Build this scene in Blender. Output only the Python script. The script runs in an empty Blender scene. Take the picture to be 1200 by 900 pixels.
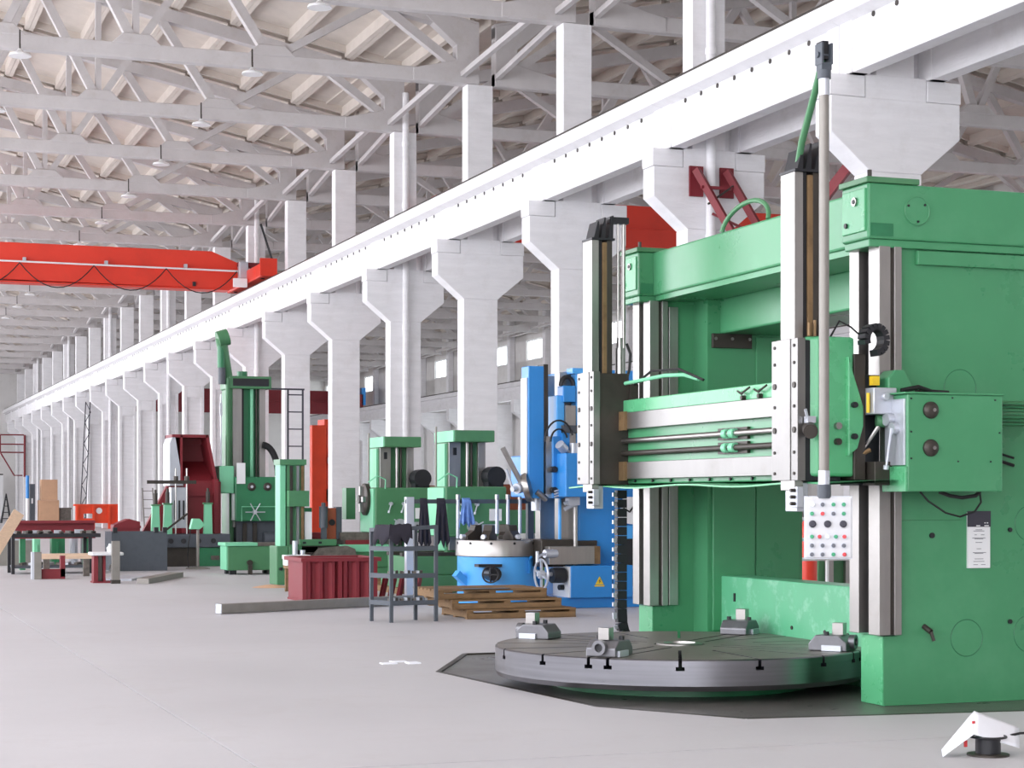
import bpy, math, random
from mathutils import Vector, Matrix
from mathutils.geometry import tessellate_polygon
random.seed(7)
sc = bpy.context.scene
COL = sc.collection
R = math.radians

# ------------------------------------------------------------------ camera, sky, exposure
cd = bpy.data.cameras.new('camera'); cam = bpy.data.objects.new('camera', cd); COL.objects.link(cam)
cam.location = (0, 0, 1.6)
cam.rotation_euler = (R(90), 0, -math.atan(806 / 2200))
cd.sensor_width = 36; cd.lens = 66; cd.shift_y = 134 / 1200; cd.clip_end = 400
sc.camera = cam
sc.view_settings.view_transform = 'Standard'; sc.view_settings.look = 'None'
sc.view_settings.gamma = 1; sc.view_settings.use_curve_mapping = False
sc.view_settings.exposure = 2.55
w = bpy.data.worlds.new('overcast_sky'); sc.world = w; w.use_nodes = True
bg = w.node_tree.nodes['Background']; bg.inputs[0].default_value = (0.945, 0.955, 1.02, 1); bg.inputs[1].default_value = 1.0
sc.cycles.max_bounces = 10; sc.cycles.diffuse_bounces = 7; sc.cycles.use_denoising = True
sc.cycles.caustics_reflective = False; sc.cycles.caustics_refractive = False

def portal(name, loc, rot, sx, sy):
    l = bpy.data.lights.new(name, 'AREA'); l.shape = 'RECTANGLE'; l.size = sx; l.size_y = sy; l.cycles.is_portal = True
    o = bpy.data.objects.new(name, l); COL.objects.link(o); o.location = loc; o.rotation_euler = rot
portal('window_portal', (-10.2, 64.5, 7.0), (0, R(-90), 0), 11.4, 156)          # left window band, light enters towards +X
portal('added_opening_portal', (-3.5, -13.7, 4.5), (R(90), 0, R(180)), 11, 9)  # for an unseen opening added behind the camera to brighten camera-facing sides
portal('window_portal', (39.9, 70, 4.65), (0, R(90), 0), 3.5, 166)
portal('window_portal', (39.9, 70, 10.45), (0, R(90), 0), 1.3, 166)

# ------------------------------------------------------------------ helpers
def lin(h):
    h = h.lstrip('#'); v = [int(h[i:i + 2], 16) / 255 for i in (0, 2, 4)]
    return tuple((c / 12.92 if c <= .04045 else ((c + .055) / 1.055) ** 2.4) for c in v)
MATS = {}
def mat(name, col, rough=.6, metal=0., var=.08, scale=2., rvar=.1, bump=0., bscale=30., stretch=None, dirt=None, dscale=1.2, damt=.5, spec=.5):
    m = bpy.data.materials.new(name); m.use_nodes = True; nt = m.node_tree; N = nt.nodes; L = nt.links
    b = N['Principled BSDF']; c = lin(col) if isinstance(col, str) else col
    tc = N.new('ShaderNodeTexCoord'); mp = N.new('ShaderNodeMapping'); L.new(tc.outputs['Object'], mp.inputs[0])
    if stretch: mp.inputs['Scale'].default_value = stretch
    n = N.new('ShaderNodeTexNoise'); n.inputs['Scale'].default_value = scale; n.inputs['Detail'].default_value = 5; n.inputs['Roughness'].default_value = .6
    L.new(mp.outputs[0], n.inputs['Vector'])
    r = N.new('ShaderNodeValToRGB'); L.new(n.outputs['Fac'], r.inputs[0])
    r.color_ramp.elements[0].position = .3; r.color_ramp.elements[1].position = .7
    r.color_ramp.elements[0].color = tuple(max(0, x * (1 - var)) for x in c) + (1,)
    r.color_ramp.elements[1].color = tuple(min(1, x * (1 + var)) for x in c) + (1,)
    out = r.outputs[0]
    if dirt:
        n2 = N.new('ShaderNodeTexNoise'); n2.inputs['Scale'].default_value = dscale; n2.inputs['Detail'].default_value = 8; n2.inputs['Roughness'].default_value = .7
        L.new(tc.outputs['Object'], n2.inputs['Vector'])
        r2 = N.new('ShaderNodeValToRGB'); L.new(n2.outputs['Fac'], r2.inputs[0])
        r2.color_ramp.elements[0].position = .52; r2.color_ramp.elements[1].position = .75
        r2.color_ramp.elements[0].color = (0, 0, 0, 1); r2.color_ramp.elements[1].color = (damt, damt, damt, 1)
        mx = N.new('ShaderNodeMix'); mx.data_type = 'RGBA'; L.new(r2.outputs[0], mx.inputs['Factor'])
        L.new(out, mx.inputs['A']); mx.inputs['B'].default_value = lin(dirt) + (1,); out = mx.outputs['Result']
    L.new(out, b.inputs['Base Color'])
    b.inputs['Metallic'].default_value = metal; b.inputs['Specular IOR Level'].default_value = spec
    mr = N.new('ShaderNodeMapRange'); mr.inputs[3].default_value = max(.03, rough - rvar); mr.inputs[4].default_value = min(1, rough + rvar)
    L.new(n.outputs['Fac'], mr.inputs[0]); L.new(mr.outputs[0], b.inputs['Roughness'])
    if bump:
        n3 = N.new('ShaderNodeTexNoise'); n3.inputs['Scale'].default_value = bscale; n3.inputs['Detail'].default_value = 4; L.new(mp.outputs[0], n3.inputs['Vector'])
        bp = N.new('ShaderNodeBump'); bp.inputs['Strength'].default_value = bump; bp.inputs['Distance'].default_value = .02
        L.new(n3.outputs['Fac'], bp.inputs['Height']); L.new(bp.outputs[0], b.inputs['Normal'])
    MATS[name] = m; return m

white = mat('white_paint', '#e9e8ea', .75, var=.05, scale=1.6, stretch=(.8, .8, 4.5), bump=.3, bscale=7, dirt='#c9c6c2', dscale=1.5, damt=.35)
roofw = mat('roof_paint', '#d2c9c0', .85, var=.06, scale=1.5, bump=.2, bscale=8, dirt='#bdb2a6', dscale=.8, damt=.5)
trussw = mat('truss_paint', '#c6c2c2', .8, var=.05, scale=2, bump=.2, bscale=14, dirt='#b3aaa2', dscale=3, damt=.45)
concrete = mat('floor_concrete', '#bdbbbe', .55, var=.07, scale=.45, bump=.08, bscale=25, dirt='#a9a4a4', dscale=.9, damt=.45, rvar=.12)
floor_under = mat('joint_dirt', '#4a4744', .9)
wallw = mat('wall_plaster', '#dedcda', .85, var=.05, scale=.6, dirt='#b9b4ae', dscale=.5, damt=.5)
pitm = mat('oily_steel_plate', '#6d6a67', .33, metal=.35, var=.2, scale=1.6, bump=.25, bscale=60, dirt='#3c3a38', dscale=1.1, damt=.7, rvar=.2)
green = mat('mill_green', '#489064', .3, var=.05, scale=1.3, dirt='#6fae88', dscale=1.1, damt=.22, rvar=.1)
greenp = mat('mill_green_plain', '#57aa78', .28, var=.04, scale=2)  # lighter green; also tints some nave-facing mill fronts as lit
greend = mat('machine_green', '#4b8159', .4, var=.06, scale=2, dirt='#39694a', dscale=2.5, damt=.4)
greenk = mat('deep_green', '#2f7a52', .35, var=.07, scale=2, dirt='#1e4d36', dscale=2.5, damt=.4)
mint = mat('mint_green', '#7cc9a0', .45, var=.05, scale=2)  # some parts' own colour; on machine fronts it paints them as lit
steel = mat('ground_steel', '#a8a5a2', .33, metal=1, var=.08, scale=3, stretch=(.3, .3, 6), rvar=.08)
steelb = mat('bright_way_steel', '#a9a6a3', .36, metal=.9, var=.07, scale=2.5, stretch=(6, .6, .6), rvar=.1, dirt='#9a948c', dscale=3, damt=.4)
railsteel = mat('rail_way_steel', '#8b8987', .34, metal=.9, var=.12, scale=.9, stretch=(1, 1.4, .3), rvar=.1, dirt='#6f6b67', dscale=1.5, damt=.4)
turned = mat('turned_steel', '#85858a', .3, metal=1, var=.1, scale=1.2, stretch=(.5, .5, 26), rvar=.08)
facem = mat('faceplate_steel', '#8f8a84', .48, metal=.8, var=.14, scale=2.2, rvar=.12, dirt='#6a5f55', dscale=1.5, damt=.5)
dsteel = mat('dark_oiled_steel', '#423d38', .45, metal=.4, var=.15, scale=4, dirt='#2c2824', dscale=3, damt=.6)
brown = mat('rusty_oil_brown', '#8a7050', .5, metal=.5, var=.25, scale=3, stretch=(2, 2, .8), dirt='#4b3a28', dscale=4, damt=.7)
pipe = mat('galvanised_pipe', '#8a8680', .5, metal=.35, var=.1, scale=5)
black = mat('black_paint', '#1c1d22', .45, var=.15, scale=5)
rubber = mat('black_rubber', '#141416', .6, var=.1)
red = mat('crane_red', '#dc3a26', .45, var=.05, scale=1, dirt='#b52c1e', dscale=.8, damt=.4)
cred = mat('dark_red_primer', '#7d222b', .55, var=.1, scale=2, dirt='#5e1a21', dscale=2, damt=.5)
orange = mat('orange_paint', '#e2461f', .5, var=.08, scale=2)
blue = mat('machine_blue', '#2f86cf', .32, var=.05, scale=2, dirt='#2470b4', dscale=2, damt=.3)
lblue = mat('light_blue', '#4fa6ea', .32, var=.05, scale=2)
wood = mat('pallet_wood', '#876a49', .8, var=.2, scale=4, stretch=(1, 9, 9), bump=.3, bscale=20, dirt='#54412b', dscale=3, damt=.6)
plankw = mat('pale_plank', '#dcbfa4', .8, var=.1, scale=4, stretch=(1, 9, 9))
card = mat('cardboard', '#c79f80', .85, var=.06, scale=3)
slate = mat('slate_grey_paint', '#4c525a', .5, var=.12, scale=4, dirt='#2f3338', dscale=4, damt=.5)
chip = mat('dark_scrap', '#6c655f', .6, metal=.5, var=.35, scale=9)
pwhite = mat('panel_white', '#e8e9ea', .4, var=.03)
silver = mat('silver_plate', '#c6cad2', .38, metal=.5, var=.05)
yellow = mat('yellow_sticker', '#e6c32c', .5, var=.05)
apronm = mat('scuffed_apron_green', '#5cae82', .35, var=.05, scale=2, stretch=(1, 2.5, 1), dirt='#a9d8c2', dscale=4, damt=.7)
pendw = mat('pendant_white', '#d0d1d4', .4, var=.03)
paper = mat('white_paper', '#eef0f6', .7, var=.03, scale=6)
clothk = mat('dark_cloth', '#2a2731', .9, var=.2, scale=8)
clothb = mat('blue_cloth', '#6f93cf', .9, var=.2, scale=8)
btng = mat('button_green', '#2f9a6a', .35, var=.02); btnr = mat('button_red', '#d23c40', .35, var=.02)
btnk = mat('button_grey', '#5c5f68', .35, var=.02); btnw = mat('button_white', '#f2f2f2', .35, var=.02)
ink = mat('dark_ink', '#3a3944', .6, var=.05)
brickred = mat('brown_orange_panel', '#a8583a', .6, var=.08)
def glass():
    m = bpy.data.materials.new('window_glass'); m.use_nodes = True; nt = m.node_tree; N = nt.nodes; N.clear()
    o = N.new('ShaderNodeOutputMaterial'); t = N.new('ShaderNodeBsdfTransparent'); g = N.new('ShaderNodeBsdfGlossy'); x = N.new('ShaderNodeMixShader')
    t.inputs[0].default_value = (.93, .96, .95, 1); g.inputs['Roughness'].default_value = .05; x.inputs[0].default_value = .06
    nt.links.new(t.outputs[0], x.inputs[1]); nt.links.new(g.outputs[0], x.inputs[2]); nt.links.new(x.outputs[0], o.inputs[0]); return m
glassm = glass()

class G:
    """collects shapes, world coordinates"""
    def __init__(s): s.v = []; s.f = []; s.s = []
    def add(s, vs, fs, sm=False):
        n = len(s.v); s.v += [Vector(v) for v in vs]
        for f in fs: s.f.append([i + n for i in f]); s.s.append(sm)
        return s
    def box(s, x0, y0, z0, x1, y1, z1):
        return s.add([(x0, y0, z0), (x1, y0, z0), (x1, y1, z0), (x0, y1, z0), (x0, y0, z1), (x1, y0, z1), (x1, y1, z1), (x0, y1, z1)],
                     [(3, 2, 1, 0), (4, 5, 6, 7), (0, 1, 5, 4), (1, 2, 6, 5), (2, 3, 7, 6), (3, 0, 4, 7)])
    def bar(s, p0, p1, a, b, up=(0, 0, 1)):
        p0 = Vector(p0); p1 = Vector(p1); d = (p1 - p0).normalized(); u = Vector(up)
        if abs(d.dot(u)) > .98: u = Vector((0, 1, 0))
        x = d.cross(u).normalized(); y = x.cross(d)
        q = [(-a / 2, -b / 2), (a / 2, -b / 2), (a / 2, b / 2), (-a / 2, b / 2)]
        return s.add([p0 + x * i + y * j for i, j in q] + [p1 + x * i + y * j for i, j in q],
                     [(3, 2, 1, 0), (4, 5, 6, 7), (0, 1, 5, 4), (1, 2, 6, 5), (2, 3, 7, 6), (3, 0, 4, 7)])
    def lathe(s, c, axis, prof, n=24, caps=True):
        c = Vector(c); d = Vector(axis).normalized(); u = Vector((0, 0, 1)) if abs(d.z) < .9 else Vector((1, 0, 0))
        x = d.cross(u).normalized(); y = d.cross(x); m = len(prof); vs = []
        for r, h in prof:
            for i in range(n):
                a = 2 * math.pi * i / n; vs.append(c + d * h + x * (r * math.cos(a)) + y * (r * math.sin(a)))
        fs = [(k * n + i, k * n + (i + 1) % n, (k + 1) * n + (i + 1) % n, (k + 1) * n + i) for k in range(m - 1) for i in range(n)]
        s.add(vs, fs, True)
        if caps:
            b = len(s.v) - m * n
            s.f.append([b + i for i in range(n)][::-1]); s.s.append(False)
            s.f.append([b + (m - 1) * n + i for i in range(n)]); s.s.append(False)
        return s
    def cyl(s, p0, p1, r, r2=None, n=16):
        p0 = Vector(p0); d = Vector(p1) - p0; return s.lathe(p0, d, [(r, 0), (r if r2 is None else r2, d.length)], n)
    def tube(s, pts, r, n=8, close=False):
        pts = [Vector(p) for p in pts]; m = len(pts); vs = []; px = None
        for i, p in enumerate(pts):
            a = pts[(i - 1) % m] if (i or close) else p; b = pts[(i + 1) % m] if (i < m - 1 or close) else p
            d = (b - a).normalized()
            if px is None:
                u = Vector((0, 0, 1)) if abs(d.z) < .9 else Vector((1, 0, 0)); px = d.cross(u).normalized()
            else: px = (px - d * px.dot(d)).normalized()
            y = d.cross(px)
            for k in range(n):
                t = 2 * math.pi * k / n; vs.append(p + px * (r * math.cos(t)) + y * (r * math.sin(t)))
        q = m if close else m - 1
        fs = [(i * n + k, i * n + (k + 1) % n, ((i + 1) % m) * n + (k + 1) % n, ((i + 1) % m) * n + k) for i in range(q) for k in range(n)]
        if not close: fs += [tuple(range(n))[::-1], tuple((m - 1) * n + k for k in range(n))]
        return s.add(vs, fs, True)
    def ring(s, c, axis, R_, r, n=28, k=6):
        c = Vector(c); d = Vector(axis).normalized(); u = Vector((0, 0, 1)) if abs(d.z) < .9 else Vector((1, 0, 0)); x = d.cross(u).normalized(); y = d.cross(x)
        return s.tube([c + x * (R_ * math.cos(2 * math.pi * i / n)) + y * (R_ * math.sin(2 * math.pi * i / n)) for i in range(n)], r, k, True)
    def prism(s, pts, ax, a, b):
        f = {'x': lambda p, t: (t, p[0], p[1]), 'y': lambda p, t: (p[0], t, p[1]), 'z': lambda p, t: (p[0], p[1], t)}[ax]
        n = len(pts)
        return s.add([f(p, a) for p in pts] + [f(p, b) for p in pts],
                     [tuple(range(n))[::-1], tuple(range(n, 2 * n))] + [(i, (i + 1) % n, n + (i + 1) % n, n + i) for i in range(n)])
    def move(s, M):
        s.v = [M @ v for v in s.v]; return s

WL = {}                                   # world position of every parent
import bmesh
def P(name, g, m, parent=None, bev=0., kind=None, label=None, origin=None):
    off = Vector(origin) if origin is not None else (WL[parent.name] if parent else Vector((0, 0, 0)))
    me = bpy.data.meshes.new(name); me.from_pydata([v - off for v in g.v], [], g.f)
    me.polygons.foreach_set('use_smooth', g.s)
    bm = bmesh.new(); bm.from_mesh(me); bmesh.ops.recalc_face_normals(bm, faces=bm.faces); bm.to_mesh(me); bm.free()
    if any(g.s): me.set_sharp_from_angle(angle=R(38))
    me.materials.append(m); o = bpy.data.objects.new(name, me); COL.objects.link(o)
    if parent: o.parent = parent; o.location = off - WL[parent.name]
    else: o.location = off
    WL[o.name] = off
    if bev:
        b = o.modifiers.new('edge', 'BEVEL'); b.width = bev; b.segments = 2; b.limit_method = 'ANGLE'; b.angle_limit = R(40)
    if kind: o['kind'] = kind
    if label: o['label'] = label
    return o
def T(name, label, cat, loc, group=None, kind=None):
    o = bpy.data.objects.new(name, None); COL.objects.link(o); o.location = loc; o.empty_display_size = .2
    o['label'] = label; o['category'] = cat; WL[o.name] = Vector(loc)
    if group: o['group'] = group
    if kind: o['kind'] = kind
    return o
def S(name, loc=(0, 0, 0), label=None):
    o = bpy.data.objects.new(name, None); COL.objects.link(o); o.location = loc; o['kind'] = 'structure'; WL[o.name] = Vector(loc)
    if label: o['label'] = label
    return o
def tag(o, label, cat, group=None):
    o['label'] = label; o['category'] = cat
    if group: o['group'] = group
    return o
def dup(o, d=(0, 0, 0), parent=None, label=None):
    kids = list(o.children)
    c = o.copy(); COL.objects.link(c)
    if parent: c.parent = parent
    else: c.location = o.location + Vector(d)
    WL[c.name] = WL.get(o.name, o.location) + Vector(d)
    if label: c['label'] = label
    for k in kids: dup(k, d, c)
    return c
def piece(o, d):                           # one more alike part under the same parent
    c = o.copy(); COL.objects.link(c); c.location = o.location + Vector(d); return c
ORD = 'first second third fourth fifth sixth seventh eighth ninth tenth eleventh twelfth thirteenth fourteenth fifteenth sixteenth seventeenth eighteenth nineteenth twentieth twenty-first twenty-second twenty-third twenty-fourth'.split()

# ------------------------------------------------------------------ floor
fl = S('floor')
PIT = [(5.32, 16.5), (5.58, 13.32), (6.29, 12.22), (8.5, 11.95), (10.2, 11.95), (10.2, 18.33), (6.2, 18.33)]
XJ = [-10.2, 2.42, 14.42, 26.42, 40]; YJ = [-13.5, 10.8, 34.8, 58.8, 82.8, 106.8, 130.8, 154.4]; gp = .007
for i in range(4):
    for j in range(7):
        x0, x1, y0, y1 = XJ[i] + gp, XJ[i + 1] - gp, YJ[j] + gp, YJ[j + 1] - gp
        if i == 1 and j == 1:
            g = G(); out = [(x0, y0), (x1, y0), (x1, y1), (x0, y1)]; allp = out + PIT
            tr = tessellate_polygon([[Vector((a, b, 0)) for a, b in out], [Vector((a, b, 0)) for a, b in PIT]])
            n = len(allp)
            g.add([(a, b, 0) for a, b in allp] + [(a, b, -.2) for a, b in allp], [tuple(t) for t in tr] +
                  [(k, (k + 1) % 4, n + (k + 1) % 4, n + k) for k in range(4)] +
                  [(4 + k, 4 + (k + 1) % 7, n + 4 + (k + 1) % 7, n + 4 + k) for k in range(7)])
        else: g = G().box(x0, y0, -.2, x1, y1, 0)
        P('floor_slab', g, concrete, fl)
P('sub_base', G().box(-10.2, -13.5, -.3, 40, 154.4, -.2), floor_under, fl)
P('pit_plate', G().prism(PIT, 'z', -.2, -.012), pitm, fl, label='dark oily steel plate in the recess round the mill table')
g = G()
for k in range(7):
    a, b = PIT[k], PIT[(k + 1) % 7]; g.bar((*a, -.02), (*b, -.02), .05, .045)
P('pit_frame', g, dsteel, fl)

# ------------------------------------------------------------------ columns, girders
KY = lambda k: 23.2 + 6 * k
def column_parts(root, y, recessed):
    if recessed:
        g = G().box(13.9, y, 0, 14.04, y + .45, 6.23).box(14.6, y, 0, 14.74, y + .45, 6.23).box(14.04, y + .1, 0, 14.6, y + .35, 6.23)
        g.box(14.04, y, 5.75, 14.6, y + .45, 6.23).box(14.04, y, 0, 14.6, y + .45, .5)
    else: g = G().box(13.9, y, 0, 14.74, y + .45, 6.23)
    P('shaft', g, white, root, bev=.015)
    P('capital', G().prism([(13.9, 6.23), (14.74, 6.23), (15.38, 6.76), (15.38, 7.27), (13.27, 7.27), (13.27, 6.76)], 'y', y, y + .45), white, root, bev=.012)
    o = P('bearing_block', G().box(13.25, y, 7.275, 13.82, y + .45, 7.58), white, root, bev=.015)
    piece(o, (1.58, 0, 0))
    P('capital_core', G().box(13.83, y + .01, 7.27, 14.82, y + .44, 7.6), white, root)
    P('upper_column', G().box(14.0, y, 7.6, 14.62, y + .4, 11.2), white, root, bev=.012)
cA = S('column', (14.3, KY(-1), 0)); cA['category'] = 'column'; column_parts(cA, KY(-1), False)
cB = S('column', (14.3, KY(8), 0)); cB['category'] = 'column'; column_parts(cB, KY(8), True)
cA['label'] = 'white crane column standing behind the right end of the green mill'
for k in range(0, 22):
    o = cB if k == 8 else dup(cA if k < 8 else cB, (0, 6 * (k + 1) if k < 8 else 6 * (k - 8), 0))
    o['label'] = 'white concrete crane column with flared head, %s along the girder from the right' % ORD[k]; o['category'] = 'column'
# drain pipes
def drain(k):
    y = KY(k) - .14; g = G().cyl((14.28, y, 0.02), (14.28, y, 12.2), .085, n=14)
    o = P('drain_pipe', g, white, origin=(14.28, y, 0))
    for z in (3, 6, 9.2, 10.8): P('pipe_collar', G().cyl((14.28, y, z), (14.28, y, z + .12), .1, n=14), white, o)
    
    tag(o, 'white drain pipe running down the %s crane column from the right' % ORD[k], 'pipe')
for k in (1, 4, 7, 10, 13, 16, 19): drain(k)

def girder(name, label, x0, xc, sign):      # x0 = outer flange face
    root = S(name, (x0, KY(-2), 0), label); root['category'] = 'girder'
    y0 = KY(-3) + .225; f = lambda d: x0 + sign * d
    def bx(g, a, b, ya, yb, za, zb): g.box(min(f(a), f(b)), ya, za, max(f(a), f(b)), yb, zb)
    g = G(); bx(g, .23, .5, y0 + .01, y0 + 5.99, 7.58, 8.34)
    pts = [(f(0), 8.36), (f(.23), 8.3), (f(.5), 8.3), (f(.68), 8.36), (f(.68), 8.6), (f(0), 8.6)]
    g.prism(pts, 'y', y0 + .005, y0 + 5.995); bx(g, .205, .53, y0 + .01, y0 + .34, 7.58, 8.34); bx(g, .205, .53, y0 + 5.66, y0 + 5.99, 7.58, 8.34)
    seg = P('girder_segment', g, white, root, bev=.012)
    h = G()
    for i in range(10): h.cyl((f(.215), y0 + .3 + .6 * i, 8.265), (f(.24), y0 + .3 + .6 * i, 8.265), .04, n=8)
    hol = P('bolt_holes', h, dsteel, root, kind='stuff')
    for k in range(1, 25): piece(seg, (0, 6 * k, 0)); piece(hol, (0, 6 * k, 0))
    r = G(); bx(r, .1, .24, y0, y0 + 150, 8.6, 8.62); bx(r, .13, .2, y0, y0 + 150, 8.62, 8.7)
    P('crane_rail', r, dsteel, root)
girder('crane_girder', 'white concrete crane girder running the length of the hall on the near side of the columns', 13.32, 0, 1)
girder('crane_girder', 'white concrete crane girder behind the columns on the side bay', 15.35, 0, -1)

# ------------------------------------------------------------------ roof trusses
def truss(y):
    root = S('roof_truss', (14.3, y, 11.2)); root['category'] = 'roof truss'
    X0, XC = 14.3, 2.3
    P('bottom_chord', G().box(-9.7, y - .13, 11.2, 14.3, y + .13, 11.53), trussw, root, bev=.02)
    zt = lambda x: 12.55 + .2 * (12 - abs(x - XC))
    g = G()
    for a, b in ((14.3, XC), (XC, -9.7)): g.prism([(a, zt(a) - .2), (b, zt(b) - .2), (b, zt(b) + .12), (a, zt(a) + .12)], 'y', y - .14, y + .14)
    P('top_chord', g, trussw, root)
    bn = [14.3, 9.4, 6.4, 3.5]; tn = [11.9, 7.9, 4.9, 2.3]
    for sg in (1, -1):
        mx = (lambda x: x) if sg == 1 else (lambda x: 2 * XC - x)
        for i in range(4):
            P('diagonal', G().bar((mx(bn[i]) - (.25 * sg if i == 0 else 0), y, 11.45), (mx(tn[i]), y, zt(tn[i]) - .1), .2, .2, (0, 1, 0)), trussw, root)
            if i < 3: P('diagonal', G().bar((mx(tn[i]), y, zt(tn[i]) - .1), (mx(bn[i + 1]), y, 11.45), .17, .17, (0, 1, 0)), trussw, root)
        for i in (1, 2, 3):
            b = mx(bn[i]); P('gusset', G().prism([(b - .55, 11.5), (b + .55, 11.5), (b + .3, 11.74), (b - .3, 11.74)], 'y', y - .15, y + .15), trussw, root, bev=.02)
        P('post', G().box(mx(6.4) - .07, y - .07, 11.6, mx(6.4) + .07, y + .07, zt(6.4) - .1), trussw, root)
        e = mx(14.3); P('end_block', G().prism([(e, 11.22), (e, 12.62), (e - 1.5 * sg, 12.9), (e - .55 * sg, 12.1), (e - .55 * sg, 11.75), (e - 1.6 * sg, 11.5), (e - 1.6 * sg, 11.22)], 'y', y - .16, y + .16), trussw, root, bev=.015)
    P('tie_strut', G().bar((13.9, y - .13, 11.42), (13.4, y - 5.87, 11.3), .12, .12), trussw, root)
    P('tie_strut', G().bar((14.75, y - .13, 11.42), (14.0, y - 5.87, 11.3), .12, .12), trussw, root)
    return root
t0 = truss(KY(-3) + .2)
t0['label'] = 'white roof truss across the nave, overhead and nearest of all'
for k in range(-2, 22):
    dup(t0, (0, 6 * (k + 3), 0), label=('white nave roof truss resting on the %s column from the right' % ORD[k]) if k >= 0 else ('white nave roof truss %s in front of the first column' % ORD[-k - 1]))
for k in range(-2, 22):
    dup(t0, (24.4, 6 * (k + 3), 0), label=('white side bay roof truss behind the %s column from the right' % ORD[k]) if k >= 0 else ('white side bay roof truss %s in front of the first column' % ORD[-k - 1]))

# ------------------------------------------------------------------ roof panels
def panel_mesh(dirn, y):                    # dirn +1: falls towards +X
    f = lambda u, zz: (14.3 - 1.5 + u if dirn > 0 else -9.7 + 1.5 - u, zz)
    def pr(g, u0, u1, d0, d1, ya, yb):
        zz = lambda u: 12.72 + .2 * (1.5 - u)
        g.prism([(f(u0, 0)[0], zz(u0) + d0), (f(u1, 0)[0], zz(u1) + d0), (f(u1, 0)[0], zz(u1) + d1), (f(u0, 0)[0], zz(u0) + d1)], 'y', ya, yb)
    g = G(); pr(g, 0, 1.5, .28, .34, y, y + 6)
    pr(g, 0.005, .115, 0, .29, y + .16, y + 5.84); pr(g, 1.385, 1.495, 0, .29, y + .16, y + 5.84)
    pr(g, .1, 1.4, .1, .29, y + .16, y + .28); pr(g, .1, 1.4, .1, .29, y + 5.72, y + 5.84)
    return g
def roof(name, dx, near_first, lab):
    root = S(name, (dx, 0, 12.7), lab)
    y0 = KY(-6) + .2
    for dirn in (1, -1):
        g = panel_mesh(dirn, y0)
        if dirn == near_first:
            o = P('roof_panel', g.move(Matrix.Translation((dx, 0, 0))), roofw, root)
            for j in range(28):
                for i in range(8):
                    if i or j: piece(o, (-1.5 * i * dirn, 6 * j, .3 * i))
        else:
            g2 = G()
            for j in range(28):
                for i in range(8):
                    h = panel_mesh(dirn, y0); h.move(Matrix.Translation((dx - 1.5 * i * dirn, 6 * j, .3 * i))); n = len(g2.v)
                    g2.v += h.v; g2.f += [[a + n for a in f] for f in h.f]; g2.s += h.s
            P('far_slope_panels', g2, roofw, root, kind='stuff')
roof('ceiling', 0, 1, 'ribbed white concrete roof panels over the nave')
roof('ceiling', 24.4, -1, 'ribbed white concrete roof panels over the side bay')

# ------------------------------------------------------------------ outer walls
def bays(name, x, win, y0=-13.5, n=28, right=True):
    root = S(name, (x, y0, 0))
    g = G(); zs = [0] + [z for w_ in win for z in w_] + [13.2]
    for i in range(0, len(zs), 2): g.box(x, y0, zs[i], x + .25, y0 + 6, zs[i + 1])
    if right: g.box(x, y0, 0, x + .25, y0 + 1.3, 13.2); g.box(x, y0 + 4.7, 0, x + .25, y0 + 6, 13.2)
    else: g.box(x, y0, 0, x + .25, y0 + .2, 13.2)
    o = P('wall_panel', g, wallw, root)
    for k in range(1, n): piece(o, (0, 6 * k, 0))
    return root
bays('wall_right', 39.6, [(2.9, 6.4), (9.84, 11.07)], y0=-13.1)
bays('wall_left', -10.3, [(1.3, 12.7)], y0=-13.5, n=26, right=False)
P('wall_left_end', G().box(-10.3, 142.5, 0, -10.05, 154.4, 13.2), wallw, kind='structure')
P('wall_end', G().box(-10.3, 154.2, 0, 40, 154.5, 18), wallw, kind='structure')
P('wall_back', G().box(-10.3, -13.8, 0, -9, -13.5, 18).box(2, -13.8, 0, 40, -13.5, 18).box(-9, -13.8, 9, 2, -13.5, 18), wallw, kind='structure')  # gap in the back wall added to throw light on camera-facing sides
def window(n_, y, z0, z1):
    root = S('window_%d' % n_, (39.7, y, z0)); x = 39.68
    g = G().box(x, y, z0, x + .1, y + .07, z1).box(x, y + 3.33, z0, x + .1, y + 3.4, z1).box(x, y, z0, x + .1, y + 3.4, z0 + .07).box(x, y, z1 - .07, x + .1, y + 3.4, z1)
    P('window_frame', g, pwhite, root)
    m = P('mullion', G().box(x + .02, y + 1.1, z0, x + .08, y + 1.16, z1), pwhite, root); piece(m, (0, 1.13, 0))
    if z1 - z0 > 2: P('transom', G().box(x + .02, y, (z0 + z1) / 2, x + .08, y + 3.4, (z0 + z1) / 2 + .06), pwhite, root)
    p = P('pane', G().box(x + .045, y + .05, z0 + .05, x + .05, y + 1.12, z1 - .05), glassm, root); piece(p, (0, 1.12, 0)); piece(p, (0, 2.24, 0))
    return root
wU = window(1, -13.1 + 1.3, 9.84, 11.07); wL = window(2, -13.1 + 1.3, 2.9, 6.4)
for k in range(1, 28):
    for o, q in ((wU, 1), (wL, 2)): c = dup(o, (0, 6 * k, 0)); c.name = 'window_%d' % (2 * k + q)
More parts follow.
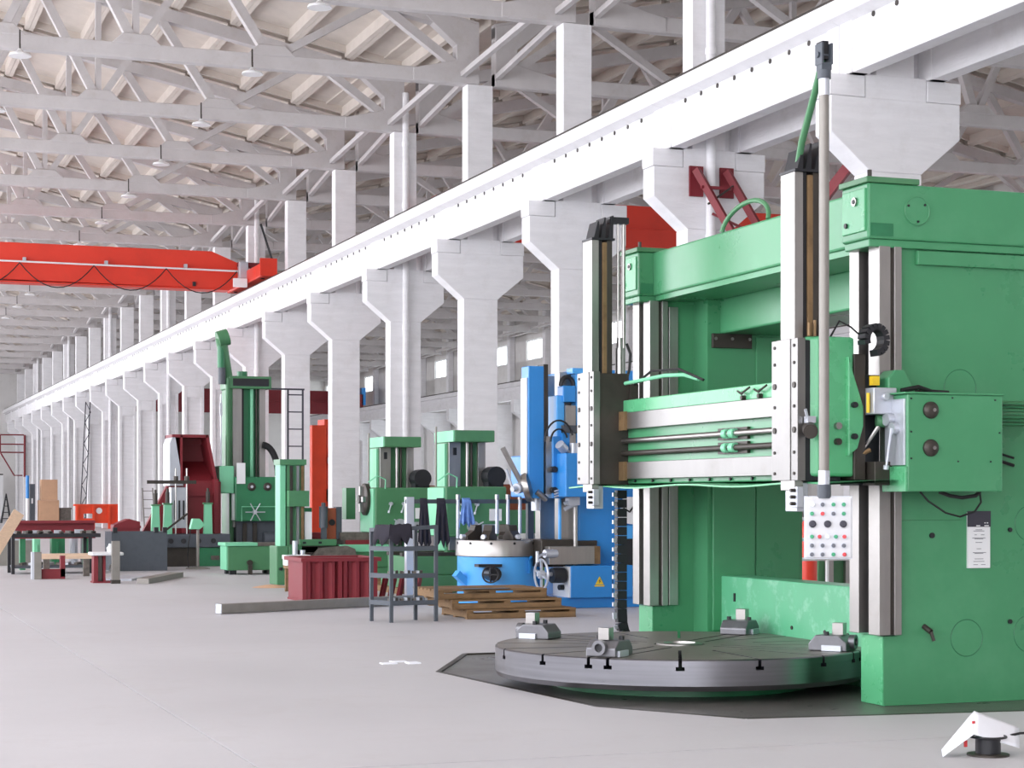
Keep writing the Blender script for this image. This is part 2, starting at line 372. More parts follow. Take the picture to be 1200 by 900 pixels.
# far wall columns and girder
def far_col(y):
    root = S('column', (38.8, y, 0)); root['category'] = 'column'
    P('shaft', G().box(38.3, y, 0, 39.4, y + .5, 7.3), white, root, bev=.02); P('pilaster', G().box(39.25, y, 7.3, 39.58, y + .5, 12.8), white, root)
    P('bracket', G().prism([(38.3, 5.9), (38.3, 7.3), (37.3, 7.3), (37.3, 6.6)], 'y', y, y + .5), white, root)
    return root
fc = far_col(KY(-2) + .3); fc['label'] = 'white far wall column, first from the right'
for k in range(1, 24): dup(fc, (0, 6 * k, 0), label='white far wall column of the side bay, %s from the right' % ORD[k])
fg = S('crane_girder', (37.5, 0, 7.3), 'white crane girder along the far wall of the side bay'); fg['category'] = 'girder'
o = P('girder_segment', G().box(37.5, KY(-3) + .5, 7.3, 37.9, KY(-2) + .49, 8.25).box(37.3, KY(-3) + .5, 8.05, 38.1, KY(-2) + .49, 8.3), white, fg)
for k in range(1, 25): piece(o, (0, 6 * k, 0))
P('crane_rail', G().box(37.65, KY(-3) + .5, 8.3, 37.75, KY(22), 8.42), dsteel, fg)
P('leak_slab', G().box(13.7, -14, 13.06, 15.3, 155, 13.16).box(38.2, -14, 12.9, 40, 155, 13.05).box(-10.4, -14, 12.9, -9.2, 155, 13.05), roofw, bpy.data.objects['ceiling'])  # slabs added to close roof gaps that leaked light

# ------------------------------------------------------------------ green double column mill
M = T('vertical_turret_lathe', 'huge green double column vertical lathe with grey round table, right of the hall', 'lathe', (7.8, 14.9, 0))
def mill_column(name, y0, y1, yw0, yw1, nearY, farY, xb):
    pts = [(7.82, y0), (8.15, y0)] + ([(8.15, yw0)] if yw0 < y0 else []) + [(xb, yw0), (xb, yw1)] + ([(8.15, yw1)] if yw1 > y1 else []) + [(8.15, y1), (7.82, y1)]
    if yw1 == y1: pts.remove((8.15, y1))
    if yw0 == y0: pts.remove((8.15, y0))
    c = P(name, G().prism(pts, 'z', .53, 3.58), green, M)
    P('base_block', G().prism([(7.71 if p[0] == 7.82 else p[0], p[1]) for p in pts], 'z', -.01, .53), green, c)
    P('base_lit_tint', G().box(7.703, y0 + .004, -.005, 7.715, y1 - .004, .525), greenp, c)  # thin lighter sheet painting the nave-facing base front as lit
    n0, n1 = nearY
    P('guideway', G().box(7.64, n0, .54, 7.74, n1, 3.55), steelb, c, bev=.004); P('guideway', G().box(7.775, n0, .54, 7.84, n1, 3.55), steelb, c, bev=.004)
    P('way_groove', G().box(7.74, n0 + .02, .545, 7.775, n1 - .01, 3.54), dsteel, c)
    P('guideway', G().box(7.64, farY[0], .54, 7.84, farY[1], 3.55), steelb, c, bev=.004)
    P('guide_slot', G().box(7.75, n1, .54, 7.83, farY[0], 3.55), black, c)
    P('lift_screw', G().cyl((7.72, (n1 + farY[0]) / 2, .54), (7.72, (n1 + farY[0]) / 2, 3.55), .022, n=10), dsteel, c)
    return c
rc = mill_column('column_housing', 12.67, 13.0, 12.67, 13.32, (12.62, 12.78), (12.93, 13.07), 9.6)
lc = mill_column('column_housing', 16.98, 17.31, 16.66, 17.31, (16.91, 17.06), (17.17, 17.32), 9.2)
P('rear_strip', G().box(7.87, 16.95, .54, 7.97, 16.99, 3.5), steelb, lc, bev=.004)
P('side_panel', G().box(8.2, 16.635, .3, 8.66, 16.67, 2.6), green, lc, bev=.006)
P('side_panel', G().box(8.68, 16.645, .3, 9.17, 16.67, 3.2), green, lc, bev=.006)
g = G().box(8.19, 16.62, 3.08, 8.62, 16.66, 3.22); P('name_plate', g, dsteel, lc, bev=.004, label='black worn plate with bolts')
for x in (8.22, 8.4, 8.59): P('plate_bolt', G().cyl((x, 16.62, 3.17), (x, 16.61, 3.17), .016, n=8), steel, lc)
# covers, holes and marks on the near column side
def mark(x, z, r): return P('cover_plate', G().lathe((x, 12.672, z), (0, -1, 0), [(r, 0), (r, .004)], 32), green, rc), P('cover_seam', G().ring((x, 12.669, z), (0, 1, 0), r, .004, 32, 5), greenk, rc)
mark(8.4, 2.47, .145); mark(8.46, .5, .145); mark(9.05, .52, .15); mark(9.05, 1.4, .14)
P('lift_hole', G().cyl((8.14, 12.672, 1.31), (8.14, 12.655, 1.31), .022, n=14), black, rc)
P('lift_hole', G().cyl((8.86, 12.672, 1.35), (8.86, 12.655, 1.35), .018, n=14), black, rc)
P('lift_hole', G().cyl((8.86, 12.672, .62), (8.86, 12.655, .62), .018, n=14), black, rc)
P('drain_cock', G().cyl((8.07, 12.67, .6), (8.09, 12.6, .56), .022, n=10).cyl((8.09, 12.6, .56), (8.11, 12.59, .49), .014, n=8), dsteel, rc)
P('access_cover', G().box(7.86, 12.655, 1.43, 8.4, 12.672, 1.72), green, rc, bev=.004)
P('upper_ledge', G().box(7.99, 12.63, 3.42, 9.6, 12.672, 3.53), green, rc, bev=.008)
pl = P('placard', G().box(8.46, 12.65, 1.05, 8.665, 12.67, 1.49), pwhite, rc, label='white instruction placard with a dark head')
P('placard_head', G().box(8.455, 12.648, 1.375, 8.67, 12.652, 1.5), ink, pl)
g = G().box(8.535, 12.6465, 1.38, 8.57, 12.649, 1.388).box(8.61, 12.6465, 1.38, 8.65, 12.649, 1.388).box(8.61, 12.6465, 1.402, 8.622, 12.649, 1.41).box(8.632, 12.6465, 1.402, 8.645, 12.649, 1.41)
P('placard_mark', g, pwhite, pl, kind='stuff')
g = G()
for z, a, b in ((1.35, .07, .13), (1.34, .05, .15), (1.31, .06, .08), (1.31, .12, .15), (1.285, .04, .16), (1.278, .06, .14), (1.25, .07, .13), (1.2, .08, .12), (1.17, .045, .165), (1.163, .06, .14), (1.12, .06, .14), (1.1, .05, .15), (1.075, .05, .09), (1.075, .12, .16)):
    g.box(8.46 + a, 12.6475, z, 8.46 + b, 12.6505, z + .004)
P('print_lines', g, btnk, pl, kind='stuff')
# top beam
tb = P('top_beam', G().box(7.69, 12.98, 3.6, 8.3, 16.96, 4.03), green, M, bev=.02)
P('beam_lip', G().box(7.72, 13.0, 3.55, 8.25, 16.94, 3.6), green, tb)
for y0, y1, x1, z in ((12.6, 13.0, 9.6, 4.03), (16.94, 17.33, 9.2, 4.03)):
    e = P('beam_end', G().box(7.53, y0, 3.6, x1, y1, z), green, M, bev=.015)
    P('lower_flange', G().box(7.55, y0 + .02, 3.54, x1, y1 - .01, 3.6), green, e, bev=.008)
    P('top_plate', G().box(7.51, y0 - .015, z, 7.98, y1 + .015, z + .045), greend, e, bev=.006)
    P('front_plate', G().box(7.515, y0 + .03, 3.66, 7.535, y1 - .03, 3.99), greenp, e, bev=.006)  # lighter green sheet paints the block's nave-facing front as lit
    P('eye_plug', G().cyl((7.52, (y0 + y1) / 2 - .03, 3.9), (7.5, (y0 + y1) / 2 - .03, 3.9), .035, n=16), steel, e)
    P('eye_hole', G().cyl((7.502, (y0 + y1) / 2 - .03, 3.9), (7.495, (y0 + y1) / 2 - .03, 3.9), .018, n=12), black, e)
    P('plug_hole', G().cyl((7.52, y0 + .3, 3.73), (7.5, y0 + .3, 3.73), .02, n=12), black, e)
    P('lifting_stud', G().cyl((7.56, y0 + .03, z + .04), (7.56, y0 + .03, z + .1), .018, n=8), dsteel, e)
    P('corner_shade_patch', G().box(7.55, y0 - .006, 3.62, 7.75, y0 + .01, 3.72), greenk, e)  # dark green patch painting the shading at the block corner
P('cover_plate', G().lathe((7.96, 12.605, 3.83), (0, -1, 0), [(.11, 0), (.11, .012)], 32).ring((7.96, 12.592, 3.83), (0, 1, 0), .11, .005, 32, 5), green, tb)
g = G()
for i in range(3): g.cyl((7.96 + .085 * math.cos(2.1 * i + .6), 12.594, 3.83 + .085 * math.sin(2.1 * i + .6)), (7.96 + .085 * math.cos(2.1 * i + .6), 12.585, 3.83 + .085 * math.sin(2.1 * i + .6)), .01, n=6)
P('cover_screws', g, black, tb, kind='stuff')
P('coolant_hose', G().tube([(7.7 + .25 * math.sin(a) * .2, 15.0 - .45 * math.cos(a), 4.03 + .22 * math.sin(a)) for a in [i * math.pi / 14 for i in range(15)]], .022), greend, tb)
rb = P('rear_bridge', G().box(8.29, 13.0, 3.22, 8.95, 16.97, 3.6), green, M, bev=.02)
P('bridge_foot', G().box(8.27, 16.84, 3.25, 8.3, 16.93, 3.33), greenk, rb); P('bridge_foot', G().box(8.27, 16.84, 3.45, 8.3, 16.93, 3.53), greenk, rb)
fb = P('bed_apron', G().box(8.29, 13.0, -.01, 8.6, 16.7, .84), apronm, M, bev=.015)
for y in (15.9, 15.2, 14.6, 14.2): P('apron_bolt', G().cyl((8.295, y, .42), (8.28, y, .42), .018, n=8), dsteel, fb)
P('apron_slot', G().box(8.28, 16.33, .6, 8.292, 16.36, .68), black, fb)
# cross rail
cr = P('cross_rail', G().box(7.27, 12.9, 1.74, 7.62, 17.38, 2.55), green, M, bev=.012)
for z0, z1 in ((2.26, 2.42), (1.785, 1.945)): P('rail_way', G().box(7.2, 12.9, z0, 7.3, 17.36, z1), railsteel, cr, bev=.004)
P('way_cover', G().box(7.22, 12.9, 2.42, 7.3, 17.36, 2.54), greenp, cr, bev=.006)
P('feed_screw', G().cyl((7.22, 12.5, 2.15), (7.22, 17.3, 2.15), .027, n=14), steel, cr)
P('feed_shaft', G().cyl((7.22, 12.5, 2.03), (7.22, 17.3, 2.03), .026, n=14), dsteel, cr)
for z in (2.15, 2.03):
    P('shaft_collar', G().cyl((7.22, 14.22, z), (7.22, 14.3, z), .042, n=16), mint, cr); P('shaft_collar', G().cyl((7.22, 14.36, z), (7.22, 14.43, z), .042, n=16), mint, cr)
    P('shaft_bracket', G().box(7.24, 14.05, z - .05, 7.28, 14.6, z + .05), dsteel, cr)
g = G(); n = 30
for i in range(n):
    y = 12.3 + 5.2 * i / (n - 1); zz = 1.715 + .012 * math.sin(i * .55); g.v += [Vector((7.02, y, zz)), Vector((7.6, y, 1.742)), Vector((7.02, y, zz - .014)), Vector((7.6, y, 1.728))]
    if i: b = 4 * i; g.f += [[b - 4, b - 3, b + 1, b], [b - 2, b, b + 2], [b - 4, b, b + 2, b - 2], [b - 2, b + 2, b + 3, b - 1]][0:1] + [[b - 4, b, b + 2, b - 2], [b - 2, b + 2, b + 3, b - 1]]; g.s += [True] * 3
P('drip_tray', g, greenp, cr, label='thin wavy drip tray under the cross rail')
for i in range(9): P('tray_screw', G().cyl((7.265, 13.2 + .4 * i, 1.765), (7.25, 13.2 + .4 * i, 1.765), .014, n=8), black, cr)
for y in (14.05, 13.75): P('oil_clip', G().tube([(7.2, y + .1, 2.5), (7.19, y, 2.47), (7.18, y - .03, 2.48), (7.19, y - .14, 2.52)], .009, 6).cyl((7.22, y, 2.44), (7.18, y, 2.44), .02, n=8), dsteel, cr)
P('oil_pipe', G().tube([(7.2, 16.5, 2.7), (7.2, 15.6, 2.72), (7.25, 15.3, 2.71), (7.3, 15.1, 2.66)], .018, 8), mint, cr)
P('rail_cable', G().tube([(7.25, 16.4, 2.68), (7.2, 15.9, 2.78), (7.2, 15.3, 2.76), (7.25, 14.9, 2.64)], .012, 6), rubber, cr)

def ram_head(y0, dark):
    y1 = y0 + .4
    hd = P('ram_head', G().box(6.965, y0 + .01, 1.73, 7.28, y1 - .01, 2.8), dark, M, bev=.006)
    fp = P('front_plate', G().box(6.9, y0 - .005, 1.735, 6.97, y1 + .005, 2.815).box(6.892, y0 + .1, 1.735, 6.9, y1 - .1, 2.815), railsteel, hd, bev=.004)
    g = G()
    for i, z in enumerate((1.79, 1.95, 2.12, 2.3, 2.46, 2.63, 2.76)):
        for y in (y0 + .045, y1 - .045):
            r = .024 if i in (2, 4) else .013; g.cyl((6.9, y, z), (6.893, y, z), r, n=10)
    P('plate_bolts', g, dsteel, hd, kind='stuff')
    rm = P('ram', G().box(6.905, y0 + .05, 1.66, 6.98, y0 + .27, 4.08), steelb, hd, bev=.004)
    P('ram_groove', G().box(6.98, y0 + .07, 1.75, 7.02, y0 + .25, 4.08), black, rm)
    P('ram_gib', G().box(7.02, y0 + .05, 2.75, 7.065, y0 + .25, 4.06), brown, rm, bev=.003)
    P('ram_rear', G().box(7.065, y0 + .05, 2.75, 7.12, y0 + .25, 4.08), dsteel, rm, bev=.003)
    cap = P('ram_cap', G().box(6.9, y0 + .03, 4.08, 7.14, y0 + .28, 4.1), black, rm)
    for x, h in ((6.93, .16), (7.0, .2), (7.08, .22)):
        P('cap_fin', G().prism([(x, 4.1), (x + .05, 4.1), (x + .055, 4.1 + h), (x + .04, 4.1 + h)], 'y', y0 + .05, y0 + .26), black, rm)
    P('tool_holder', G().box(6.93, y0 + .06, 1.5, 7.03, y0 + .24, 1.72).box(6.91, y0 + .02, 1.53, 6.97, y0 + .12, 1.69), silver, hd, bev=.006)
    for z in (1.56, 1.61, 1.66): P('clamp_screw', G().cyl((6.92, y0 + .05, z), (6.87, y0 + .05, z), .014, n=8), dsteel, hd)
    return hd
lh = ram_head(16.58, dsteel)
P('elevating_screw', G().cyl((7.26, 16.68, 2.8), (7.26, 16.68, 4.28), .02, n=10).cyl((7.2, 16.68, 2.9), (7.2, 16.68, 4.28), .012, n=8).cyl((7.22, 16.68, 2.8), (7.22, 16.68, 3.05), .045, n=14).cyl((7.22, 16.68, 3.05), (7.22, 16.68, 3.15), .03, n=14), steel, lh)
P('screw_bridge', G().box(7.1, 16.64, 4.25, 7.3, 16.72, 4.31), black, lh)
P('head_cable', G().tube([(7.3, 16.7, 3.1), (7.34, 16.7, 3.0), (7.33, 16.7, 2.85), (7.3, 16.7, 2.75)], .014, 6), rubber, lh)
P('saddle_rear', G().box(7.28, 16.55, 1.8, 7.36, 17.0, 2.7), dsteel, lh)
P('oil_cup', G().cyl((7.33, 16.5, 2.5), (7.33, 16.55, 2.5), .035, n=12), yellow, lh)
for z in (2.34, 1.86): P('way_wiper', G().box(7.17, 16.46, z - .09, 7.2, 16.6, z + .09), brown, lh)
rh = ram_head(12.575, black)
hs = P('gear_housing', G().prism([(6.985, 12.62), (7.06, 12.54), (7.38, 12.54), (7.38, 12.96), (6.985, 12.96)], 'z', 1.765, 2.83), greenp, rh, bev=.025, label='light green gear housing with rounded front edge')
P('housing_rib', G().prism([(7.3, 1.92), (7.38, 1.98), (7.43, 2.15), (7.43, 2.3), (7.3, 2.68)], 'y', 12.5, 12.55), greenp, hs, bev=.008)
for z in (2.31, 2.07): P('clamp_knob', G().cyl((7.34, 12.54, z), (7.34, 12.46, z), .022, n=12), black, hs)
for z in (2.72, 2.15, 1.95): P('clamp_knob', G().cyl((7.13, 12.54, z), (7.13, 12.52, z), .016, n=12), black, hs)
P('warning_sticker', G().box(7.0, 12.598, 1.8, 7.05, 12.62, 1.845), pwhite, hs); P('warning_sticker', G().box(7.0, 12.597, 1.845, 7.05, 12.62, 1.875), yellow, hs)
kn = P('hand_dial', G().cyl((6.99, 12.55, 2.13), (6.93, 12.42, 2.1), .055, n=20).cyl((6.93, 12.42, 2.1), (6.928, 12.415, 2.099), .04, n=16), dsteel, rh)
P('dial_post', G().box(6.95, 12.5, 2.17, 7.02, 12.56, 2.22).cyl((6.96, 12.52, 2.2), (6.93, 12.5, 2.27), .012, n=8), silver, kn)
P('saddle_plate', G().box(7.36, 12.52, 1.74, 7.46, 12.9, 2.7), dsteel, rh, bev=.006)
P('oil_lines', G().tube([(7.0, 12.57, 2.83), (7.0, 12.57, 2.93)], .012).tube([(7.05, 12.57, 2.83), (7.05, 12.57, 2.95)], .012).tube([(7.1, 12.57, 2.83), (7.1, 12.57, 2.92)], .012).tube([(7.15, 12.57, 2.83), (7.15, 12.57, 2.96)], .009), brown, rh)
P('yellow_bracket', G().box(7.13, 12.62, 3.88, 7.17, 12.78, 4.0), yellow, rh)
P('rack_strip', G().box(7.12, 12.62, 3.75, 7.14, 12.66, 4.08), black, rh)
P('head_cable', G().tube([(7.2, 12.6, 2.83), (7.25, 12.55, 2.95), (7.32, 12.5, 2.9), (7.4, 12.5, 2.84)], .008, 6), rubber, rh)
# cable carrier arc on top of the saddle
g = G()
for i in range(13):
    a = R(-90 + 270 * i / 12); b_ = a + R(20); g.bar((7.47 + .085 * math.cos(a), 12.42, 2.8 + .1 * math.sin(a)), (7.47 + .085 * math.cos(b_), 12.42, 2.8 + .1 * math.sin(b_)), .05, .11, (0, 1, 0))
P('cable_carrier', g, black, M, label='black cable carrier curled on top of the saddle')
# feed box
fbx = P('feed_box', G().box(7.63, 12.2, 1.65, 8.47, 12.53, 2.385), green, M, bev=.01)
P('box_lid', G().box(7.6, 12.19, 2.385, 8.48, 12.54, 2.4), green, fbx, bev=.004)
P('box_mount', G().box(7.7, 12.5, 1.7, 8.4, 12.68, 2.3), greenk, fbx)
P('lever_plate', G().box(7.615, 12.225, 1.85, 7.632, 12.5, 2.35), silver, fbx, bev=.003)
P('lower_lit_tint', G().box(7.61, 12.2, 1.65, 7.632, 12.53, 1.84), greenp, fbx, bev=.004)  # lighter green sheet painting the nave-facing box front as lit
for z in (2.265, 1.98):
    d = P('sight_dial', G().lathe((7.825, 12.2, z), (0, -1, 0), [(.064, 0), (.064, .02), (.05, .035), (.03, .045)], 24), dsteel, fbx); P('dial_centre', G().cyl((7.835, 12.16, z), (7.835, 12.15, z), .014, n=12), steel, d)
g = G()
for x, z in ((7.66, 2.35), (8.02, 2.36), (8.4, 2.35), (7.66, 2.1), (7.66, 1.9), (8.44, 2.1), (8.36, 1.88), (8.07, 1.88)): g.cyl((x, 12.2, z), (x, 12.193, z), .007, n=6)
P('box_screws', g, black, fbx, kind='stuff')
P('lever_hub', G().cyl((7.615, 12.4, 2.2), (7.56, 12.4, 2.2), .05, n=16).cyl((7.615, 12.33, 2.13), (7.57, 12.33, 2.13), .045, n=16), silver, fbx)
P('hub_green', G().cyl((7.6, 12.48, 2.19), (7.54, 12.5, 2.19), .05, n=14), greend, fbx)
P('shift_lever', G().cyl((7.57, 12.33, 2.13), (7.55, 12.37, 1.84), .011, .009, n=8).cyl((7.55, 12.37, 1.85), (7.55, 12.375, 1.82), .022, n=10), silver, fbx)
P('shift_lever', G().cyl((7.55, 12.48, 2.15), (7.4, 12.6, 1.86), .016, .012, n=8).cyl((7.41, 12.59, 1.88), (7.385, 12.61, 1.83), .018, n=8), steel, fbx)
P('shift_lever', G().cyl((7.5, 12.52, 1.97), (7.2, 12.6, 1.83), .018, .015, n=8), brown, fbx)
P('slide_block', G().box(7.46, 12.4, 2.24, 7.66, 12.6, 2.44).cyl((7.55, 12.4, 2.37), (7.55, 12.36, 2.37), .03, n=12), silver, fbx, bev=.006)
P('slide_block', G().box(7.48, 12.42, 1.7, 7.64, 12.6, 1.88), dsteel, fbx, bev=.006)
P('gear_cavity', G().box(7.46, 12.62, 1.7, 7.64, 12.9, 2.55), black, fbx)
P('brass_fitting', G().cyl((7.44, 12.45, 2.25), (7.44, 12.45, 2.4), .014, n=8).box(7.48, 12.45, 2.46, 7.54, 12.5, 2.53), yellow, fbx)
P('lug', G().prism([(7.6, 2.4), (7.6, 2.52), (7.66, 2.58), (7.74, 2.58), (7.85, 2.4)], 'y', 12.42, 12.6), green, fbx, bev=.01)
P('top_hoses', G().tube([(7.7, 12.4, 2.42), (7.85, 12.4, 2.45), (8.0, 12.45, 2.42), (8.12, 12.4, 2.41)], .018, 8).tube([(7.66, 12.45, 2.41), (7.8, 12.48, 2.43), (8.05, 12.5, 2.41)], .014, 8), rubber, fbx)
P('drive_motor', G().cyl((8.46, 12.4, 2.26), (8.95, 12.4, 2.26), .1, n=20), greend, fbx)
for i in range(7): P('motor_fin', G().box(8.5, 12.28 + .0, 2.17 + .026 * i, 8.9, 12.32, 2.176 + .026 * i), greenk, fbx)
P('loose_cable', G().tube([(7.8, 12.3, 1.65), (7.86, 12.28, 1.58), (8.0, 12.26, 1.49), (8.12, 12.25, 1.46), (8.26, 12.26, 1.5), (8.33, 12.28, 1.57), (8.33, 12.3, 1.65)], .008, 6), rubber, fbx)
P('loose_cable', G().tube([(7.97, 12.3, 1.65), (8.05, 12.28, 1.62), (8.15, 12.27, 1.605), (8.28, 12.28, 1.62), (8.33, 12.3, 1.65)], .016, 6), rubber, fbx)
P('side_cable', G().tube([(8.48, 12.6, 1.98), (8.58, 12.6, 1.96), (8.7, 12.6, 1.9), (8.85, 12.6, 1.86)], .014, 6).tube([(8.5, 12.6, 1.99), (8.65, 12.6, 1.97), (8.85, 12.6, 1.92)], .01, 6), rubber, fbx)
# swinging pendant
pa = P('pendant_arm', G().tube([(6.98, 12.72, 4.1), (6.955, 12.6, 4.3), (6.82, 12.1, 4.68), (6.76, 11.93, 4.8)], .028, 10), greend, M, label='thin green swing arm holding the pendant pipe')
P('arm_fork', G().box(6.715, 11.87, 4.72, 6.73, 11.97, 4.87).box(6.79, 11.87, 4.72, 6.805, 11.97, 4.87).box(6.72, 11.88, 4.68, 6.8, 11.96, 4.73).cyl((6.76, 11.92, 4.62), (6.76, 11.92, 4.68), .05, n=14).cyl((6.7, 11.92, 4.79), (6.82, 11.92, 4.79), .022, n=10), slate, pa)
P('arm_roller', G().box(6.735, 11.9, 4.76, 6.785, 11.99, 4.89), black, pa)
pp = P('pendant_pipe', G().cyl((6.76, 11.92, 1.72), (6.76, 11.92, 4.52), .037, n=16), pipe, M)
P('pipe_sleeve', G().cyl((6.76, 11.92, 4.5), (6.76, 11.92, 4.63), .04, n=16), silver, pp); P('pipe_sleeve', G().cyl((6.76, 11.92, 1.7), (6.76, 11.92, 1.8), .042, n=16), silver, pp)
P('pipe_flange', G().cyl((6.76, 11.92, 1.6), (6.76, 11.92, 1.7), .05, n=16), slate, pp)
pb = P('control_pendant', G().box(6.615, 11.88, 1.17, 6.95, 11.94, 1.61), pendw, M, bev=.01, label='white pendant panel with rows of coloured push buttons')
P('pendant_trim', G().box(6.612, 11.9, 1.165, 6.953, 11.95, 1.615), silver, pb)
sx = lambda px: 6.615 + (px - 48) / 160 * .335
sz = lambda py: 1.61 - (py - 40) / 232 * .45
rows = [(68, 'wkgg', (75, 108, 145, 180)), (102, 'grkg', (72, 108, 145, 180)), (140, 'KKK', (74, 125, 178)), (187, 'grwgr', (72, 98, 125, 153, 182)), (220, 'sksk', (72, 108, 145, 180)), (253, 'kkgr', (72, 108, 145, 182))]
bm_ = {'w': btnw, 'k': btnk, 'K': ink, 'g': btng, 'r': btnr, 's': btnk}
for py, cs, xs in rows:
    for c_, px in zip(cs, xs):
        r = .026 if c_ == 'K' else .015
        b = P('push_button', G().lathe((sx(px), 11.88, sz(py)), (0, -1, 0), [(r, 0), (r, .016), (r * .7, .022)], 14), bm_[c_], pb)
        if c_ != 'K': P('button_ring', G().lathe((sx(px), 11.88, sz(py)), (0, -1, 0), [(r * 1.4, 0), (r * 1.3, .006)], 14), silver, b)
for q_ in [pb] + list(pb.children_recursive):
    q_.data.transform(Matrix.Translation(Vector((6.78, 11.9, 0)) - WL[M.name]) @ Matrix.Rotation(R(-26), 4, 'Z') @ Matrix.Translation(WL[M.name] - Vector((6.78, 11.9, 0))))
# drag chain of the cross rail
path = [(7.37, 17.0, 1.68 - .09 * i) for i in range(14)] + [(7.37 + .18 * (1 - math.cos(a)), 17.0, .45 - .3 * math.sin(a)) for a in [R(15 * i) for i in range(1, 7)]] + [(7.65, 16.98, .13)]
g = G(); h = G()
for a, b in zip(path, path[1:]):
    a = Vector(a); b = Vector(b); g.bar(a, a + (b - a) * .93, .1, .075, (0, 1, 0)); m_ = (a + b) / 2; h.bar(m_ - Vector((.045, 0, 0)) - (b - a) * .25, m_ - Vector((.045, 0, 0)) + (b - a) * .2, .085, .03, (0, 1, 0))
P('drag_chain', g, black, M, kind='stuff'); P('drag_chain_bars', h, silver, M, kind='stuff')

# round table with real T slots
TC = Vector((6.97, 14.8, 0)); RT = 1.6
def turntable():
    g = G().lathe(TC, (0, 0, 1), [(.55, .085), (RT - .02, .085), (RT - .012, .1), (RT, .125), (RT, .325), (RT - .012, .335), (.22, .335), (.21, .33)], 120)
    o = P('round_table', g, turned, M)
    c = G()
    for q in range(4):
        for a, n_ in ((0, 2), (24, 1), (47, 1), (70, 1)):
            an = R(41 + 90 * q + a); d = Vector((math.cos(an), math.sin(an), 0)); s_ = Vector((-d.y, d.x, 0))
            for k in range(n_):
                off = s_ * ((k - .5) * .17 if n_ == 2 else 0); r0 = .35 if n_ == 2 else .7
                c.bar(TC + off + d * r0 + Vector((0, 0, .31)), TC + off + d * 1.75 + Vector((0, 0, .31)), .028, .08)
                c.bar(TC + off + d * (r0 + .05) + Vector((0, 0, .262)), TC + off + d * 1.76 + Vector((0, 0, .262)), .07, .03)
    k = P('cutter', c, black)
    mo = o.modifiers.new('slots', 'BOOLEAN'); mo.operation = 'DIFFERENCE'; mo.object = k; mo.solver = 'EXACT'; mo.use_self = True
    dg = bpy.context.evaluated_depsgraph_get(); me = bpy.data.meshes.new_from_object(o.evaluated_get(dg)); o.modifiers.clear(); o.data = me
    bpy.data.objects.remove(k)
    me.materials.clear(); me.materials.append(turned); me.materials.append(facem); me.materials.append(black)
    for p in me.polygons:
        p.use_smooth = False
        ctr = p.center + WL[M.name] - TC
        rad = math.hypot(ctr.x, ctr.y)
        if p.normal.z > .9 and ctr.z > .32: p.material_index = 1
        elif rad < RT - .03 and ctr.z > .2: p.material_index = 2
        elif rad > RT - .12 and abs(p.normal.z) < .9: p.use_smooth = True
    me.set_sharp_from_angle(angle=R(15))
    return o
rt = turntable()
P('centre_boss', G().lathe(TC, (0, 0, 1), [(.2, .3), (.2, .345), (.14, .35), (.13, .3)], 40), steel, rt)
P('table_base', G().lathe(TC, (0, 0, 1), [(1.1, -.01), (1.1, .09)], 64), greenk, M, label='dark green base under the round table')
jawm = mat('jaw_steel', '#77777b', .4, metal=.6, var=.12, scale=6)
# loose chuck jaws on the table
def jaw(an, label):
    d = Vector((math.cos(R(an)), math.sin(R(an)), 0)); rt_ = Matrix.Rotation(R(an), 4, 'Z'); p = TC + d * 1.42 + Vector((0, 0, .337))
    t = T('chuck_jaw', label, 'chuck jaw', p, 'chuck jaws on the round table'); tr = Matrix.Translation(p) @ rt_
    b = P('jaw_body', G().prism([(-.2, 0), (.13, 0), (.13, .07), (.06, .13), (-.14, .13), (-.2, .06)], 'y', -.13, .13).move(tr), jawm, t, bev=.01)
    P('jaw_block', G().box(-.02, -.05, .13, .075, .045, .23).move(tr), steel, t, bev=.004)
    P('screw_boss', G().lathe((.12, 0, .075), (1, 0, 0), [(.06, 0), (.06, .05), (.035, .05), (.03, .02)], 16).move(tr), jawm, t)
    P('screw_socket', G().cyl((.135, 0, .075), (.142, 0, .075), .028, n=12).move(tr), black, t)
    for y in (-.1, .1): P('clamp_bolt', G().cyl((-.05, y, .12), (-.05, y, .16), .022, n=8).move(tr), black, t)
    P('jaw_skirt', G().box(-.08, -.15, 0, .09, .15, .05).move(tr), silver, t, bev=.004)
jaw(131, 'steel chuck jaw on the round grey mill table near its left rim')
jaw(221, 'steel chuck jaw at the front rim of the round mill table')
jaw(41, 'steel chuck jaw at the back of the round table before the green apron')
jaw(311, 'steel chuck jaw at the right rim of the round table beside the column foot')

# ------------------------------------------------------------------ red cranes
C1 = T('bridge_crane', 'bright red bridge crane spanning the nave below the trusses', 'crane', (13.3, 62.5, 8.63))
P('bridge_girder', G().prism([(-9.4, 8.75), (12.8, 8.6), (13.4, 8.85), (13.4, 9.35), (12.15, 9.85), (-9.4, 9.85)], 'y', 62.3, 62.9), red, C1, bev=.02)
P('girder_flange', G().box(-9.4, 62.24, 8.56, 12.75, 62.96, 8.6), red, C1)
P('end_carriage', G().box(13.25, 59.7, 8.78, 13.65, 65.2, 9.22), red, C1, bev=.03)
P('buffer_plate', G().box(13.2, 59.6, 8.78, 13.75, 59.7, 9.35), red, C1); P('collector_rod', G().bar((13.7, 59.9, 9.2), (13.3, 60.0, 10.5), .07, .07), black, C1)
for y in (60.3, 64.6): P('crane_wheel', G().cyl((13.36, y, 8.87), (13.48, y, 8.87), .12, n=18), black, C1)
P('control_cabinet', G().box(13.0, 61.9, 8.95, 13.3, 62.2, 9.5), silver, C1, bev=.02)
P('cabinet_arm', G().box(13.0, 62.1, 9.35, 13.75, 62.5, 9.5), cred, C1)
